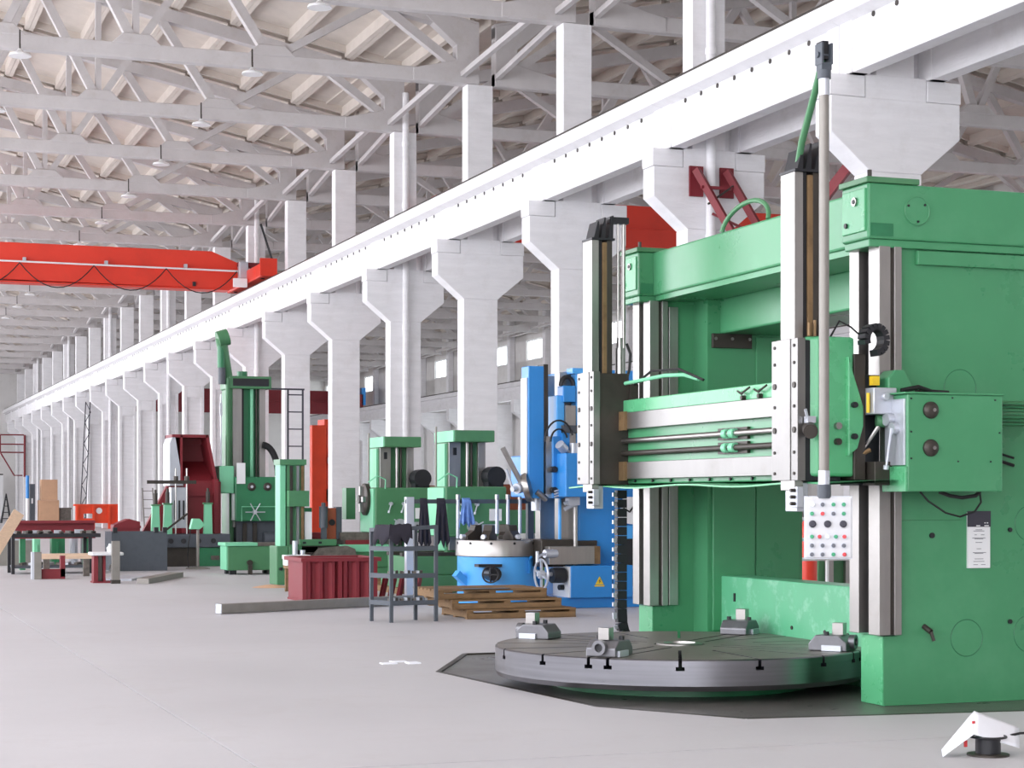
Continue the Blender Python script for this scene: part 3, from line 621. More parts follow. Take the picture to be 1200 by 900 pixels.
P('guide_rod', G().cyl((-9.2, 62.15, 9.28), (13.0, 62.15, 9.2), .03, n=8), pwhite, C1)
for i in range(8): P('rod_bracket', G().box(-7 + 2.6 * i, 62.1, 9.24, -6.9 + 2.6 * i, 62.3, 9.36), silver, C1)
for i in range(9):
    x0 = 12.95 - 2.35 * i; P('festoon_loop', G().tube([(x0 - 2.35 * t / 12, 62.08, 9.18 - 3.2 * .95 * (t / 12) * (1 - t / 12)) for t in range(13)], .018, 5), rubber, C1)
P('trolley_stop', G().box(11.5, 62.2, 8.66, 11.6, 62.3, 8.8), black, C1)
P('wheel_fork', G().box(12.75, 61.6, 8.62, 13.2, 61.75, 8.9), pwhite, C1)
C2 = T('bridge_crane', 'red bridge crane in the side bay behind the green mill', 'crane', (26.7, 48.8, 8.62))
P('bridge_girder', G().box(15.6, 48.5, 8.65, 37.2, 49.1, 9.85), red, C2, bev=.02); P('web_stiffener', G().box(15.6, 48.46, 9.2, 37.2, 48.5, 9.24), red, C2)
P('end_carriage', G().box(14.95, 46.5, 8.76, 15.6, 51.0, 9.2), red, C2); P('end_carriage', G().box(37.2, 46.5, 8.45, 37.9, 51.0, 9.2), red, C2)
C3 = T('bridge_crane', 'distant dark red bridge crane in the side bay seen between the columns', 'crane', (26.7, 139, 8.4))
P('bridge_girder', G().box(15.6, 138.6, 8.0, 37.2, 139.3, 9.75), cred, C3, bev=.02); P('web_stiffener', G().box(15.6, 138.5, 8.9, 37.2, 138.6, 9.0), cred, C3)
P('end_carriage', G().box(14.95, 136.5, 8.76, 15.6, 141.0, 9.2), cred, C3)
P('end_carriage', G().box(37.2, 136.2, 8.45, 38.0, 141.6, 9.4), cred, C3); P('drive_box', G().box(37.9, 136.2, 8.6, 38.2, 137.2, 9.9), blue, C3)
P('drive_box', G().box(36.7, 136.4, 9.3, 37.6, 138.0, 10.0), cred, C3)
# red brackets bolted to the columns behind the mill
def bracket(k, label):
    y = KY(k); t = T('jib_bracket', label, 'bracket', (14.3, y, 7))
    for x in (13.92, 14.5): P('wall_plate', G().box(x, y - .06, 6.78, x + .26, y - .012, 7.3), cred, t, bev=.006)
    for x in (14.0, 14.58): P('bracket_arm', G().bar((x, y - .14, 7.22), (x + .5, y - .9, 5.75), .1, .12), cred, t)
    P('cross_tie', G().bar((14.02, y - .3, 6.9), (14.6, y - .3, 6.9), .05, .05), cred, t)
    P('cross_tie', G().bar((14.1, y - .4, 6.6), (14.62, y - .3, 6.95), .03, .03), dsteel, t); P('cross_tie', G().bar((14.2, y - .35, 6.45), (14.85, y - .65, 6.1), .04, .04), cred, t)
    P('cross_tie', G().bar((14.4, y - .8, 5.85), (15.0, y - .8, 5.85), .06, .06), cred, t)
bracket(1, 'dark red steel bracket bolted to the column above the mill beam')
t = T('red_strut', 'dark red strut behind the nearest column just above the mill top', 'strut', (14.2, 24, 6)); P('strut_bar', G().bar((13.4, 24.6, 5.4), (14.3, 23.75, 6.9), .12, .14), cred, t); P('strut_plate', G().box(14.1, 23.66, 6.7, 14.5, 23.72, 7.1), cred, t)

# ------------------------------------------------------------------ hanging lamps
L0 = T('ceiling_lamp', 'small white disc lamp hanging under a nave truss chord', 'lamp', (8.9, 41.0, 11.0), 'disc lamps under the nave trusses')
P('lamp_shade', G().lathe((8.9, 41.0, 10.98), (0, 0, 1), [(.24, 0), (.22, .05), (.08, .1), (.04, .16)], 18), pwhite, L0)
P('lamp_stem', G().cyl((8.9, 41.0, 11.12), (8.9, 41.0, 11.25), .02, n=6).box(8.885, 41.0, 11.2, 8.915, 41.04, 11.55), dsteel, L0)
for k in range(-1, 20):
    for x in (0, -5):
        lb = 'small white disc lamp under the truss %s, %s' % (('of the %s column' % ORD[k]) if k >= 0 else 'nearest overhead', 'nearer the columns' if x == 0 else 'farther from the columns')
        if k != 3 or x: dup(L0, (x, 6 * (k - 3), 0), label=lb)
        else: L0['label'] = lb

# ------------------------------------------------------------------ blue vertical lathe
B = T('small_vertical_lathe', 'blue single column vertical lathe with round steel table behind the pallets', 'lathe', (10.5, 26, 0))
bt = P('table_drum', G().lathe((9.47, 26.4, 0), (0, 0, 1), [(.68, 0), (.68, .08), (.63, .1), (.63, .74)], 48), lblue, B)
P('drum_spout', G().bar((8.72, 26.2, .5), (8.95, 26.25, .3), .12, .1), lblue, bt)
P('drum_handle', G().bar((9.72, 25.79, .5), (9.72, 25.79, .72), .03, .03).cyl((9.72, 25.79, .7), (9.72, 25.72, .74), .02, n=8), blue, bt)
hw = P('drum_motor', G().cyl((9.12, 25.85, .5), (9.12, 25.6, .5), .1, n=18), black, bt)
P('small_wheel', G().ring((9.02, 25.52, .5), (.4, .92, 0), .115, .013).bar((8.92, 25.56, .5), (9.12, 25.48, .5), .02, .02).bar((9.02, 25.52, .39), (9.02, 25.52, .61), .02, .02), black, hw)
P('motor_bracket', G().box(8.92, 25.75, .6, 9.28, 25.95, .64), black, hw)
ft = P('face_table', G().lathe((9.47, 26.4, 0), (0, 0, 1), [(.6, .74), (.655, .75), (.655, .97), (.645, .985), (.1, .985)], 56), steelb, B)
for a in range(0, 360, 30):
    if 180 <= a <= 300: P('slot_mark', G().cyl((9.47 + .64 * math.cos(R(a)), 26.4 + .64 * math.sin(R(a)), .94), (9.47 + .662 * math.cos(R(a)), 26.4 + .662 * math.sin(R(a)), .94), .02, n=8), black, ft)
cb = P('column', G().box(10.42, 25.6, 0, 11.9, 27.0, 3.5), blue, B, bev=.02)
P('front_way', G().box(10.12, 25.6, .75, 10.24, 25.8, 3.45).box(10.24, 25.62, .75, 10.42, 25.78, 3.45), steelb, cb, bev=.005)
P('front_way', G().box(10.12, 26.4, .75, 10.42, 26.6, 3.45), steelb, cb, bev=.005)
P('way_face', G().box(10.1, 25.55, .9, 10.13, 25.6, 1.6), lblue, cb); P('lift_rod', G().cyl((10.33, 25.5, .9), (10.33, 25.5, 2.4), .035, n=12), steel, cb)
P('junction_box', G().box(11.05, 25.5, 1.0, 11.25, 25.6, 1.2), lblue, cb, bev=.01); P('cable_ladder', G().box(11.08, 25.5, .3, 11.28, 25.56, 1.0), black, cb)
P('white_guard', G().prism([(11.0, 1.25), (11.35, 1.2), (11.35, 1.62), (11.1, 1.62)], 'y', 25.48, 25.52), pwhite, cb); P('guard_cable', G().tube([(11.08, 25.46, 1.45), (11.18, 25.46, 1.4), (11.26, 25.46, 1.5), (11.3, 25.46, 1.65)], .015, 6), rubber, cb)
P('plinth', G().box(9.85, 25.35, 0, 11.3, 26.4, .16), blue, B, bev=.01)
sb = P('feed_cabinet', G().box(10.17, 25.27, .15, 11.15, 25.95, .62), blue, B, bev=.012)
P('cabinet_front', G().box(10.145, 25.29, .16, 10.17, 25.93, .61), pwhite, sb)
P('cabinet_seam', G().box(10.82, 25.262, .17, 10.826, 25.27, .6), ink, sb)
P('warning_sign', G().prism([(10.55, .345), (10.68, .345), (10.615, .46)], 'y', 25.258, 25.268), yellow, sb, label='yellow triangular warning sign'); P('warning_plate', G().box(10.54, 25.26, .315, 10.69, 25.268, .335), yellow, sb)
P('warning_mark', G().prism([(10.605, .36), (10.63, .395), (10.615, .4), (10.625, .43), (10.6, .395), (10.613, .388)], 'y', 25.25, 25.259), ink, sb)
for i, (z, r, d) in enumerate(((.43, .06, .16), (.5, .05, .1), (.3, .04, .08))): P('feed_knob', G().cyl((10.145, 25.5, z), (10.145 - d, 25.48, z), r, n=16), black, sb)
bw = P('handwheel', G().ring((9.72, 25.3, .5), (1, .1, 0), .215, .018).bar((9.72, 25.3, .29), (9.72, 25.3, .71), .03, .03).bar((9.72, 25.1, .45), (9.72, 25.5, .55), .03, .03).cyl((9.66, 25.3, .5), (10.15, 25.4, .5), .03, n=12).cyl((9.68, 25.3, .5), (9.76, 25.3, .5), .06, n=14), silver, B)
P('wheel_hub', G().cyl((9.9, 25.35, .48), (10.1, 25.38, .48), .11, n=18), black, bw)
sr = P('side_ram', G().box(9.85, 25.32, .64, 10.56, 25.6, .9), steelb, B, bev=.006, label='pale steel side ram'); P('ram_end', G().box(10.56, 25.34, .64, 10.66, 25.6, .9), brown, sr)
P('ram_saddle', G().box(9.8, 25.5, .6, 10.3, 26.0, 1.0).box(10.3, 25.55, .88, 10.7, 25.9, .98), dsteel, sr, bev=.01)
P('ram_crank', G().cyl((9.9, 25.3, .85), (9.62, 25.2, .76), .02, n=8).cyl((9.62, 25.2, .84), (9.62, 25.2, .68), .025, n=8).cyl((9.95, 25.3, .8), (9.75, 25.25, .8), .06, n=12), silver, sr)
xb = P('cross_rail', G().box(9.98, 25.0, 1.62, 10.4, 27.3, 2.25), blue, B, bev=.015)
vr = P('turret_slide', G().box(9.58, 25.45, 1.6, 9.82, 25.75, 3.52), blue, B, bev=.012); P('slide_plate', G().box(9.555, 25.48, 1.95, 9.58, 25.72, 3.35), pwhite, vr, bev=.01)
P('slide_way', G().box(9.82, 25.47, 2.0, 9.89, 25.72, 3.55), dsteel, vr); P('slide_way', G().box(9.83, 25.4, 1.66, 9.92, 25.6, 2.5), steel, vr)
P('slide_saddle', G().prism([(9.92, 1.6), (10.1, 1.6), (10.16, 2.3), (10.05, 2.5), (9.92, 2.5)], 'y', 25.35, 25.7), blue, vr, bev=.01)
for z in (1.72, 2.02): P('slide_knob', G().cyl((9.93, 25.4, z), (9.93, 25.3, z), .045, n=14), black, vr)
for i, z in enumerate((1.62, 1.66, 1.7)): P('slide_pipe', G().tube([(9.92, 25.3, z), (10.02, 25.28, z + .03), (10.12, 25.3, z + .12)], .014, 6), silver, vr)
P('slide_foot', G().cyl((9.75, 25.6, 1.42), (9.75, 25.6, 1.62), .07, n=14), silver, vr)
tt = P('tool_turret', G().lathe((9.6, 25.55, 1.76), (1, -.55, .25), [(.2, -.05), (.22, 0), (.22, .04), (.12, .07)], 14), steel, B)
P('turret_bar', G().cyl((9.2, 25.5, 2.33), (9.5, 25.5, 1.8), .04, n=12), steel, tt); P('turret_bar', G().cyl((9.25, 25.5, 2.02), (9.36, 25.5, 1.72), .02, n=8), silver, tt); P('turret_bar', G().cyl((9.7, 25.45, 1.7), (9.86, 25.45, 1.58), .045, n=10), steel, tt)
P('turret_hub', G().cyl((9.5, 25.5, 1.76), (9.38, 25.42, 1.74), .075, n=14).cyl((9.38, 25.42, 1.74), (9.3, 25.38, 1.73), .04, n=12), silver, tt)
sr2 = P('side_slide', G().box(10.0, 25.4, 2.2, 10.12, 25.75, 3.1), lblue, B, bev=.01); P('lift_motor', G().box(10.08, 25.35, 3.0, 10.28, 25.6, 3.24), blue, sr2, bev=.015)
P('motor_loop', G().tube([(10.18 + .1 * math.cos(a), 25.45, 3.24 + .13 * math.sin(a)) for a in [math.pi * i / 10 for i in range(11)]], .035, 8), black, sr2)
P('corner_post', G().box(10.3, 25.4, 2.4, 10.42, 25.6, 3.5).box(10.24, 25.38, 3.42, 10.48, 25.62, 3.5), lblue, sr2)
P('slide_head', G().box(10.12, 25.36, 2.3, 10.28, 25.6, 2.95), steelb, sr2); P('slide_motor', G().box(10.05, 25.3, 2.18, 10.16, 25.4, 2.62), blue, sr2); P('slide_clamp', G().box(10.05, 25.28, 2.55, 10.35, 25.36, 2.66), slate, sr2)
for r in (.22, .13): P('slide_cable', G().tube([(9.98 + r * math.cos(a), 25.26, 2.42 + 1.4 * r * math.sin(a)) for a in [math.pi * (1 - i / 12 * .9) for i in range(13)]], .014, 6), rubber, sr2)
P('switch_box', G().box(10.05, 25.28, 1.64, 10.25, 25.42, 2.12), pwhite, sr2, bev=.008)
P('work_light', G().cyl((10.06, 25.25, 2.3), (9.96, 25.2, 2.38), .07, n=16).cyl((10.2, 25.25, 2.25), (10.2, 25.25, 2.4), .06, n=12).tube([(10.06, 25.25, 2.3), (10.15, 25.26, 2.27), (10.2, 25.25, 2.3)], .02), silver, sr2)
P('tool_cluster', G().box(10.15, 25.3, 1.5, 10.32, 25.45, 1.62).cyl((10.1, 25.35, 1.44), (10.28, 25.35, 1.52), .03, n=8).cyl((10.1, 25.35, 1.52), (10.28, 25.35, 1.6), .03, n=8), silver, sr2)
def small_jaw(a, label):
    d = Vector((math.cos(R(a)), math.sin(R(a)), 0)); p = Vector((9.47, 26.4, .987)) + d * .45
    t = T('chuck_jaw', label, 'chuck jaw', p, 'chuck jaws on the blue lathe'); M_ = Matrix.Translation(p) @ Matrix.Rotation(R(a), 4, 'Z')
    P('jaw_body', G().prism([(-.18, 0), (.17, 0), (.17, .06), (.05, .14), (.02, .22), (-.08, .22), (-.1, .1), (-.18, .06)], 'y', -.07, .07).move(M_), dsteel, t, bev=.008)
    P('jaw_screw', G().cyl((.17, 0, .05), (.24, 0, .05), .035, n=12).move(M_), silver, t)
small_jaw(195, 'dark chuck jaw at the left edge of the blue lathe table'); small_jaw(230, 'dark chuck jaw at the front of the blue lathe table'); small_jaw(275, 'dark chuck jaw right of centre on the blue lathe table, near the side ram'); small_jaw(60, 'dark chuck jaw at the back of the blue lathe table')

# ------------------------------------------------------------------ tool rail with hanging bars
t = T('tool_rail', 'grey steel rail stand with hanging bars behind the grey shelf rack', 'rack', (9.4, 27.6, 0))
P('stand_post', G().box(8.36, 27.5, 0, 8.48, 27.62, 1.62), silver, t); P('stand_post', G().box(10.34, 27.5, 0, 10.44, 27.6, 1.56), slate, t)
P('rail_bar', G().box(8.36, 27.52, 1.52, 10.44, 27.58, 1.585), slate, t)
for x, z in ((9.18, .98), (9.82, 1.05), (10.0, 1.08), (10.2, 1.05)):
    b = P('hanging_bar', G().cyl((x, 27.48, z), (x, 27.48, 1.62), .028, n=12), silver, t); P('bar_cap', G().cyl((x, 27.48, 1.58), (x, 27.48, 1.66), .035, n=12), steel, b)
def cloth(name, x, y, z0, z1, w_, m, label):
    g = G(); nx, nz = 9, 8
    for i in range(nx):
        for j in range(nz):
            tt_ = j / (nz - 1); ww = w_ * (.5 + .5 * tt_); u = (i / (nx - 1) - .5)
            g.v.append(Vector((x + u * ww, y + .03 * math.sin(i * 2.1) * (.4 + tt_) * tt_ + (.04 if tt_ == 0 else 0) - .02, z1 + (z0 - z1) * tt_ * (1 - .25 * abs(math.sin(i * 1.3))))))
    for i in range(nx - 1):
        for j in range(nz - 1): g.f.append([i * nz + j, (i + 1) * nz + j, (i + 1) * nz + j + 1, i * nz + j + 1]); g.s.append(True)
    o = P(name, g, m, origin=(x, y, z1)); s_ = o.modifiers.new('thick', 'SOLIDIFY'); s_.thickness = .012
    return tag(o, label, 'cloth')
cloth('rag', 9.3, 27.44, 1.12, 1.6, .26, clothb, 'light blue cloth hanging on the grey tool rail')
cloth('rag', 8.9, 27.47, .78, 1.6, .26, clothk, 'dark purple cloth hanging on the tool rail behind the shelf rack')
cloth('rag', 8.62, 27.47, .75, 1.6, .22, clothk, 'black cloth hanging on the rail end beside the silver post')

# ------------------------------------------------------------------ green horizontal boring mills
def boring(label):
    t = T('boring_machine', label, 'boring machine', (10.5, 30.8, 0))
    P('bed', G().box(9.1, 30.25, 0, 12.3, 31.5, .3).box(9.2, 30.3, .3, 12.2, 31.4, .62), greend, t, bev=.02)
    P('bed_way', G().box(9.15, 30.35, .62, 12.25, 30.5, .68).box(9.15, 31.15, .62, 12.25, 31.3, .68), dsteel, t)
    c = P('column', G().box(10.15, 31.0, .6, 10.85, 31.6, 2.6), greend, t, bev=.015)
    P('column_lit_tint', G().box(10.12, 31.02, .7, 10.16, 31.58, 2.55), mint, c)  # mint sheets on column, cap and head fronts paint nave-facing sides as lit
    for x0, x1 in ((10.17, 10.38), (10.7, 10.84)): P('column_way', G().box(x0, 30.93, .7, x1, 31.02, 2.58), steelb, c, bev=.004)
    P('column_rod', G().cyl((10.5, 30.93, .7), (10.5, 30.93, 2.58), .03, n=12), steel, c); P('column_rod', G().cyl((10.58, 30.94, .7), (10.58, 30.94, 2.58), .022, n=12), dsteel, c)
    P('way_switch', G().box(10.24, 30.9, 2.35, 10.3, 30.94, 2.48), black, c)
    P('column_cap', G().box(10.13, 30.5, 2.57, 10.86, 31.6, 2.77), greend, t, bev=.015)
    P('cap_lit_tint', G().box(10.11, 30.51, 2.575, 10.14, 31.58, 2.765), mint, t)
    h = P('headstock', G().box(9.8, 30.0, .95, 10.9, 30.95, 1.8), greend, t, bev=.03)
    P('head_lit_tint', G().box(9.775, 30.03, .97, 9.81, 30.92, 1.78), mint, h)
    P('spindle_hub', G().cyl((10.28, 30.0, 1.12), (10.28, 29.93, 1.12), .1, n=18).cyl((10.28, 29.93, 1.12), (10.28, 29.9, 1.12), .06, n=14), silver, h)
    for a in range(3): P('hub_lever', G().cyl((10.28, 29.9, 1.12), (10.28 + .17 * math.cos(2.1 * a + .5), 29.86, 1.12 + .17 * math.sin(2.1 * a + .5)), .012, n=8), silver, h)
    for x in (10.1, 10.35):
        P('head_lever', G().cyl((x, 30.0, 1.5), (x, 29.94, 1.5), .035, n=12).cyl((x, 29.95, 1.5), (x - .05, 29.92, 1.36), .012, n=8).cyl((x - .05, 29.92, 1.37), (x - .06, 29.92, 1.33), .022, n=8), silver, h)
    P('head_plate', G().box(10.58, 29.985, 1.22, 10.8, 30.0, 1.42), pwhite, h); P('dial_plate', G().box(10.45, 29.985, 1.0, 10.7, 30.0, 1.16), silver, h)
    for x in (10.52, 10.62): P('dial', G().cyl((x, 29.985, 1.08), (x, 29.97, 1.08), .03, n=12), black, h)
    P('head_motor', G().cyl((10.86, 30.4, 1.98), (10.86, 30.75, 1.98), .17, n=20).box(10.72, 30.45, 1.78, 11.0, 30.7, 1.9), black, h)
    P('motor_cable', G().tube([(10.0, 30.0, 1.78), (10.0, 29.98, 1.95), (9.85, 30.0, 2.02), (9.7, 30.1, 1.9)], .014, 6), mint, h)
    P('tail_box', G().box(10.88, 30.15, 1.0, 11.9, 30.8, 1.4), greend, t, bev=.02)
    P('chip_guard', G().box(11.1, 31.2, 1.1, 11.75, 31.4, 1.85), brickred, t); P('power_cabinet', G().box(11.75, 31.3, .62, 12.2, 31.8, 1.75), pwhite, t, bev=.02)
    P('column_pipe', G().cyl((10.02, 31.2, .7), (10.02, 31.2, 2.85), .02, n=8), pipe, c)
    return t
b2 = boring('green horizontal boring mill behind the blue round table and tool rail')
for i in range(8): P('floor_skid', G().box(9.0 + .42 * i, 30.1, -.0, 9.12 + .42 * i, 31.7, .1), wood, b2)
b1 = dup(b2, (-.2, 3.6, 0), label='green horizontal boring mill with round chuck and long bed, behind the red crate')
def add1(name, g, m, par=b1, **k): return P(name, g, m, par, **k)
fc1 = add1('face_chuck', G().lathe((9.6, 34.1, 1.58), (-1, 0, 0), [(.2, -.02), (.3, 0), (.3, .08), (.26, .1), (.08, .11), (.08, .18)], 28), dsteel)
add1('chuck_spokes', G().box(9.44, 34.05, 1.34, 9.5, 34.15, 1.82).box(9.44, 33.86, 1.53, 9.5, 34.34, 1.63), steel, fc1)
add1('steady_plate', G().box(9.32, 34.6, 1.2, 9.5, 34.9, 1.8), greend)
add1('long_bed', G().box(7.95, 33.95, .1, 10.4, 34.9, .42), greend, bev=.02); add1('bed_rail', G().box(8.0, 33.98, .42, 9.6, 34.15, .56).box(8.2, 33.9, .42, 9.5, 34.0, .6), dsteel, bev=.01)
add1('swarf_cover', G().prism([(8.35, .42), (9.3, .42), (9.25, .66), (9.1, .72), (8.6, .68)], 'y', 33.7, 33.9), chip)
sd = add1('saddle', G().box(8.25, 33.9, .72, 8.95, 34.7, .84), greend, bev=.01); add1('saddle_slot', G().box(8.3, 33.88, .76, 8.36, 33.9, .8).box(8.6, 33.88, .76, 8.66, 33.9, .8), black, sd)
add1('cross_table', G().box(9.0, 33.85, .6, 9.95, 34.8, .74), mint, bev=.01); add1('table_under', G().box(8.3, 33.95, .56, 9.9, 34.6, .72), dsteel)
add1('work_plate', G().box(9.05, 34.0, .82, 9.72, 34.6, .96).box(9.1, 34.05, .74, 9.7, 34.5, .82), chip); add1('red_spacer', G().box(9.15, 33.95, .74, 9.65, 34.2, .82), cred)
add1('hydraulic_jack', G().cyl((8.12, 33.75, .42), (8.12, 33.75, .82), .05, n=14).cyl((8.25, 33.7, .42), (8.25, 33.7, .65), .05, n=14), silver)
add1('work_block', G().box(8.35, 34.0, .84, 8.5, 34.15, 1.35), pwhite); add1('screw_jack', G().cyl((8.72, 34.0, 1.05), (8.72, 34.0, 1.45), .08, n=14).box(8.68, 33.98, .84, 8.78, 34.05, 1.05).cyl((8.72, 34.0, 1.45), (8.72, 34.0, 1.52), .04, n=10), slate)
add1('red_angle', G().box(8.82, 34.15, .84, 9.06, 34.3, 1.42), brickred); add1('angle_edge', G().box(9.0, 34.1, .84, 9.1, 34.35, 1.44), slate); add1('angle_hole', G().cyl((8.92, 34.15, 1.15), (8.92, 34.13, 1.15), .06, n=16), black)
add1('red_base', G().box(8.5, 34.2, .84, 8.95, 34.5, .96), cred); add1('rear_block', G().box(8.1, 34.8, .8, 8.7, 35.2, 1.42), greenk)
es = add1('end_support', G().box(7.82, 33.95, 0, 8.05, 34.55, .72).box(8.05, 33.95, .5, 8.62, 34.5, .72), greend, bev=.02, label='slim green end support column')
add1('support_column', G().box(8.0, 34.0, .72, 8.36, 34.4, 2.25), greend, es); add1('support_lit_tint', G().box(7.9, 34.0, .72, 8.02, 34.4, 2.25), mint, es); add1('support_cap', G().box(7.88, 33.93, 2.22, 8.38, 34.45, 2.32), greend, es)  # mint front sheet paints the support's nave-facing side as lit
for x in (8.08, 8.2): add1('support_way', G().box(x, 33.96, .75, x + .05, 34.0, 2.2), steelb if x > 8.1 else dsteel, es)
add1('support_way', G().box(8.29, 33.96, .75, 8.34, 34.0, 2.2), brown, es)
add1('support_block', G().box(8.02, 33.8, 1.45, 8.4, 34.0, 1.74), greend, es); add1('support_bolt', G().cyl((8.22, 33.95, .6), (8.22, 33.9, .6), .05, n=12).cyl((7.9, 33.95, .3), (7.9, 33.9, .3), .03, n=10), black, es)
# ------------------------------------------------------------------ tall boring machine with bent arm
D = T('floor_boring_machine', 'tall dark green boring machine with bent arm and pale column ways', 'boring machine', (9.7, 45.2, 0))
c = P('column', G().box(9.3, 45.2, .0, 10.12, 46.0, 4.3), greenk, D, bev=.02)
P('column_side', G().box(9.22, 45.1, .5, 9.32, 46.0, 4.3), greend, c)
P('column_way', G().box(9.3, 45.05, .9, 9.52, 45.2, 4.27), steelb, c); P('column_way', G().box(9.95, 45.05, .9, 10.1, 45.2, 4.27), steelb, c)
P('way_gap', G().box(9.52, 45.12, .9, 9.58, 45.21, 4.27), black, c); P('column_rod', G().cyl((9.78, 45.12, .9), (9.78, 45.12, 4.27), .045, n=12), mint, c); P('column_rod', G().cyl((9.9, 45.15, .9), (9.9, 45.15, 4.27), .025, n=10), dsteel, c)
cp = P('column_cap', G().box(9.18, 44.9, 4.26, 10.22, 46.0, 4.56), greend, D, bev=.02); P('cap_panel', G().box(9.27, 44.88, 4.32, 10.15, 44.9, 4.5), black, cp); P('cap_motor', G().cyl((9.6, 45.4, 4.56), (9.6, 45.4, 4.7), .13, n=16), greenk, cp)
h = P('headstock', G().box(9.26, 44.6, 1.05, 10.4, 45.6, 2.12), greenk, D, bev=.03)
for x in (9.66, 10.05): d = P('head_dial', G().lathe((x, 44.6, 1.88), (0, -1, 0), [(.1, 0), (.1, .03), (.06, .05)], 20), dsteel, h); P('dial_face', G().cyl((x, 44.55, 1.88), (x, 44.54, 1.88), .035, n=12), silver, d)
P('star_hub', G().cyl((9.72, 44.6, 1.27), (9.72, 44.45, 1.27), .05, n=12), silver, h)
for a in range(6): P('star_handle', G().cyl((9.72, 44.47, 1.27), (9.72 + .24 * math.cos(1.05 * a), 44.44, 1.27 + .24 * math.sin(1.05 * a)), .013, n=6), silver, h)
P('guard_wire', G().tube([(9.4, 44.5, 1.05), (9.4, 44.5, 1.4), (10.35, 44.5, 1.4), (10.35, 44.5, 1.05)], .012, 6), mint, h)
P('head_side_box', G().box(8.9, 44.7, 1.72, 9.26, 45.5, 2.38), mint, D, bev=.02); P('switch_grille', G().box(9.3, 44.55, 1.95, 9.5, 44.6, 2.45), pwhite, D)
P('lower_slides', G().box(9.35, 44.9, .2, 10.35, 45.8, 1.06), slate, D); P('slide_fins', G().box(9.5, 44.85, .3, 9.6, 44.92, 1.0), dsteel, D); P('slide_fins', G().box(9.75, 44.85, .3, 9.85, 44.92, 1.0), dsteel, D)
P('machine_base', G().box(7.5, 45.0, 0, 11.0, 46.4, .45), greenk, D, bev=.02)
P('drive_motor', G().cyl((9.95, 44.6, .62), (10.25, 44.6, .62), .17, n=18), slate, D); P('flex_conduit', G().tube([(10.38 - .38 * (1 - math.cos(a)), 44.9, 2.15 + .75 * math.sin(a)) for a in [i * math.pi / 20 for i in range(11)]], .08, 10), rubber, D)
P('orange_panel', G().box(10.4, 45.0, 1.55, 10.6, 45.3, 2.1), brickred, D)
ar = P('bent_arm', G().cyl((9.2, 45.1, 4.45), (8.98, 44.9, 5.45), .12, .14, n=16).cyl((8.9, 44.9, 5.42), (9.15, 44.9, 5.5), .2, n=20), greend, D, bev=.0)
P('arm_end', G().cyl((8.98, 44.9, 4.75), (8.98, 44.9, 5.3), .09, n=14), greenk, ar); P('arm_hose', G().cyl((9.0, 44.9, 4.35), (9.0, 44.9, 4.75), .09, n=14), slate, ar)
P('side_tube', G().cyl((9.14, 44.9, 2.38), (9.14, 44.9, 4.5), .05, n=14), greend, D); P('balance_rod', G().cyl((8.98, 44.9, 2.38), (8.98, 44.9, 4.1), .02, n=8).box(8.95, 44.88, 3.6, 9.01, 44.92, 3.9), silver, D)
ld = P('service_ladder', G().box(10.63, 44.98, 1.2, 10.67, 45.02, 4.27).box(11.0, 44.98, 1.2, 11.04, 45.02, 4.27).box(10.1, 44.98, 4.25, 11.06, 45.02, 4.29), ink, D)
for i in range(7): P('rung', G().box(10.65, 44.985, 1.6 + .42 * i, 11.02, 45.015, 1.63 + .42 * i), ink, ld)
o = T('coolant_tank', 'light green coolant box on black feet before the tall boring machine', 'box', (8.4, 39, 0))
P('tank_body', G().box(7.92, 38.9, .09, 9.0, 39.6, .6), greend, o, bev=.02); P('tank_lit_tint', G().box(7.9, 38.92, .1, 7.93, 39.58, .59), mint, o); P('tank_lid', G().box(7.86, 38.86, .6, 8.55, 39.64, .67), mint, o, bev=.01); P('tank_lid_plate', G().box(8.55, 38.88, .6, 9.1, 39.6, .66), chip, o)  # mint front sheet paints the tank's nave-facing side as lit
for x in (7.98, 8.8): P('tank_foot', G().box(x, 38.95, 0, x + .14, 39.1, .09), black, o); P('tank_foot', G().box(x, 39.4, 0, x + .14, 39.55, .09), black, o)
P('tank_tap', G().cyl((8.38, 38.9, .25), (8.38, 38.82, .25), .06, n=12).box(8.34, 38.78, 0.0, 8.42, 38.86, .2), dsteel, o)

# ------------------------------------------------------------------ dark red casting on its bed
E_ = T('press_casting', 'dark red steel casting with an open hopper head on a black bed', 'casting', (8.2, 44.2, 0))
P('bed_plate', G().box(7.0, 43.9, .45, 9.0, 45.4, .76), slate, E_, bev=.01)
for x in (7.6, 7.9, 8.25, 8.6): P('bed_hole', G().cyl((x, 43.9, .6), (x, 43.88, .6), .06, n=14), black, E_)
P('bed_base', G().box(7.05, 44.0, 0, 8.25, 45.3, .45), dsteel, E_); P('green_base', G().box(8.28, 43.95, 0, 8.96, 45.3, .44), greenk, E_, bev=.01); P('base_plate', G().box(8.55, 43.93, .15, 8.75, 43.95, .25), chip, E_)
hp = P('hopper', G().box(7.95, 44.6, 1.95, 8.0, 45.6, 3.1).prism([(8.55, 3.12), (8.62, 3.12), (8.85, 1.95), (8.78, 1.95)], 'y', 44.6, 45.6).box(7.75, 45.5, 1.9, 8.8, 45.6, 3.12).box(7.75, 44.6, 3.05, 8.6, 45.6, 3.12), cred, E_)
P('hopper_floor', G().prism([(44.6, 1.95), (45.5, 2.45), (45.5, 2.5), (44.6, 2.02)], 'x', 7.98, 8.72), cred, hp); P('hopper_rib', G().box(8.0, 45.3, 2.9, 8.6, 45.35, 3.06), cred, hp)
P('hopper_side', G().prism([(7.78, 3.12), (7.7, 2.9), (7.7, 1.9), (8.02, 1.9), (7.82, 3.12)], 'y', 44.62, 45.55), silver, hp)
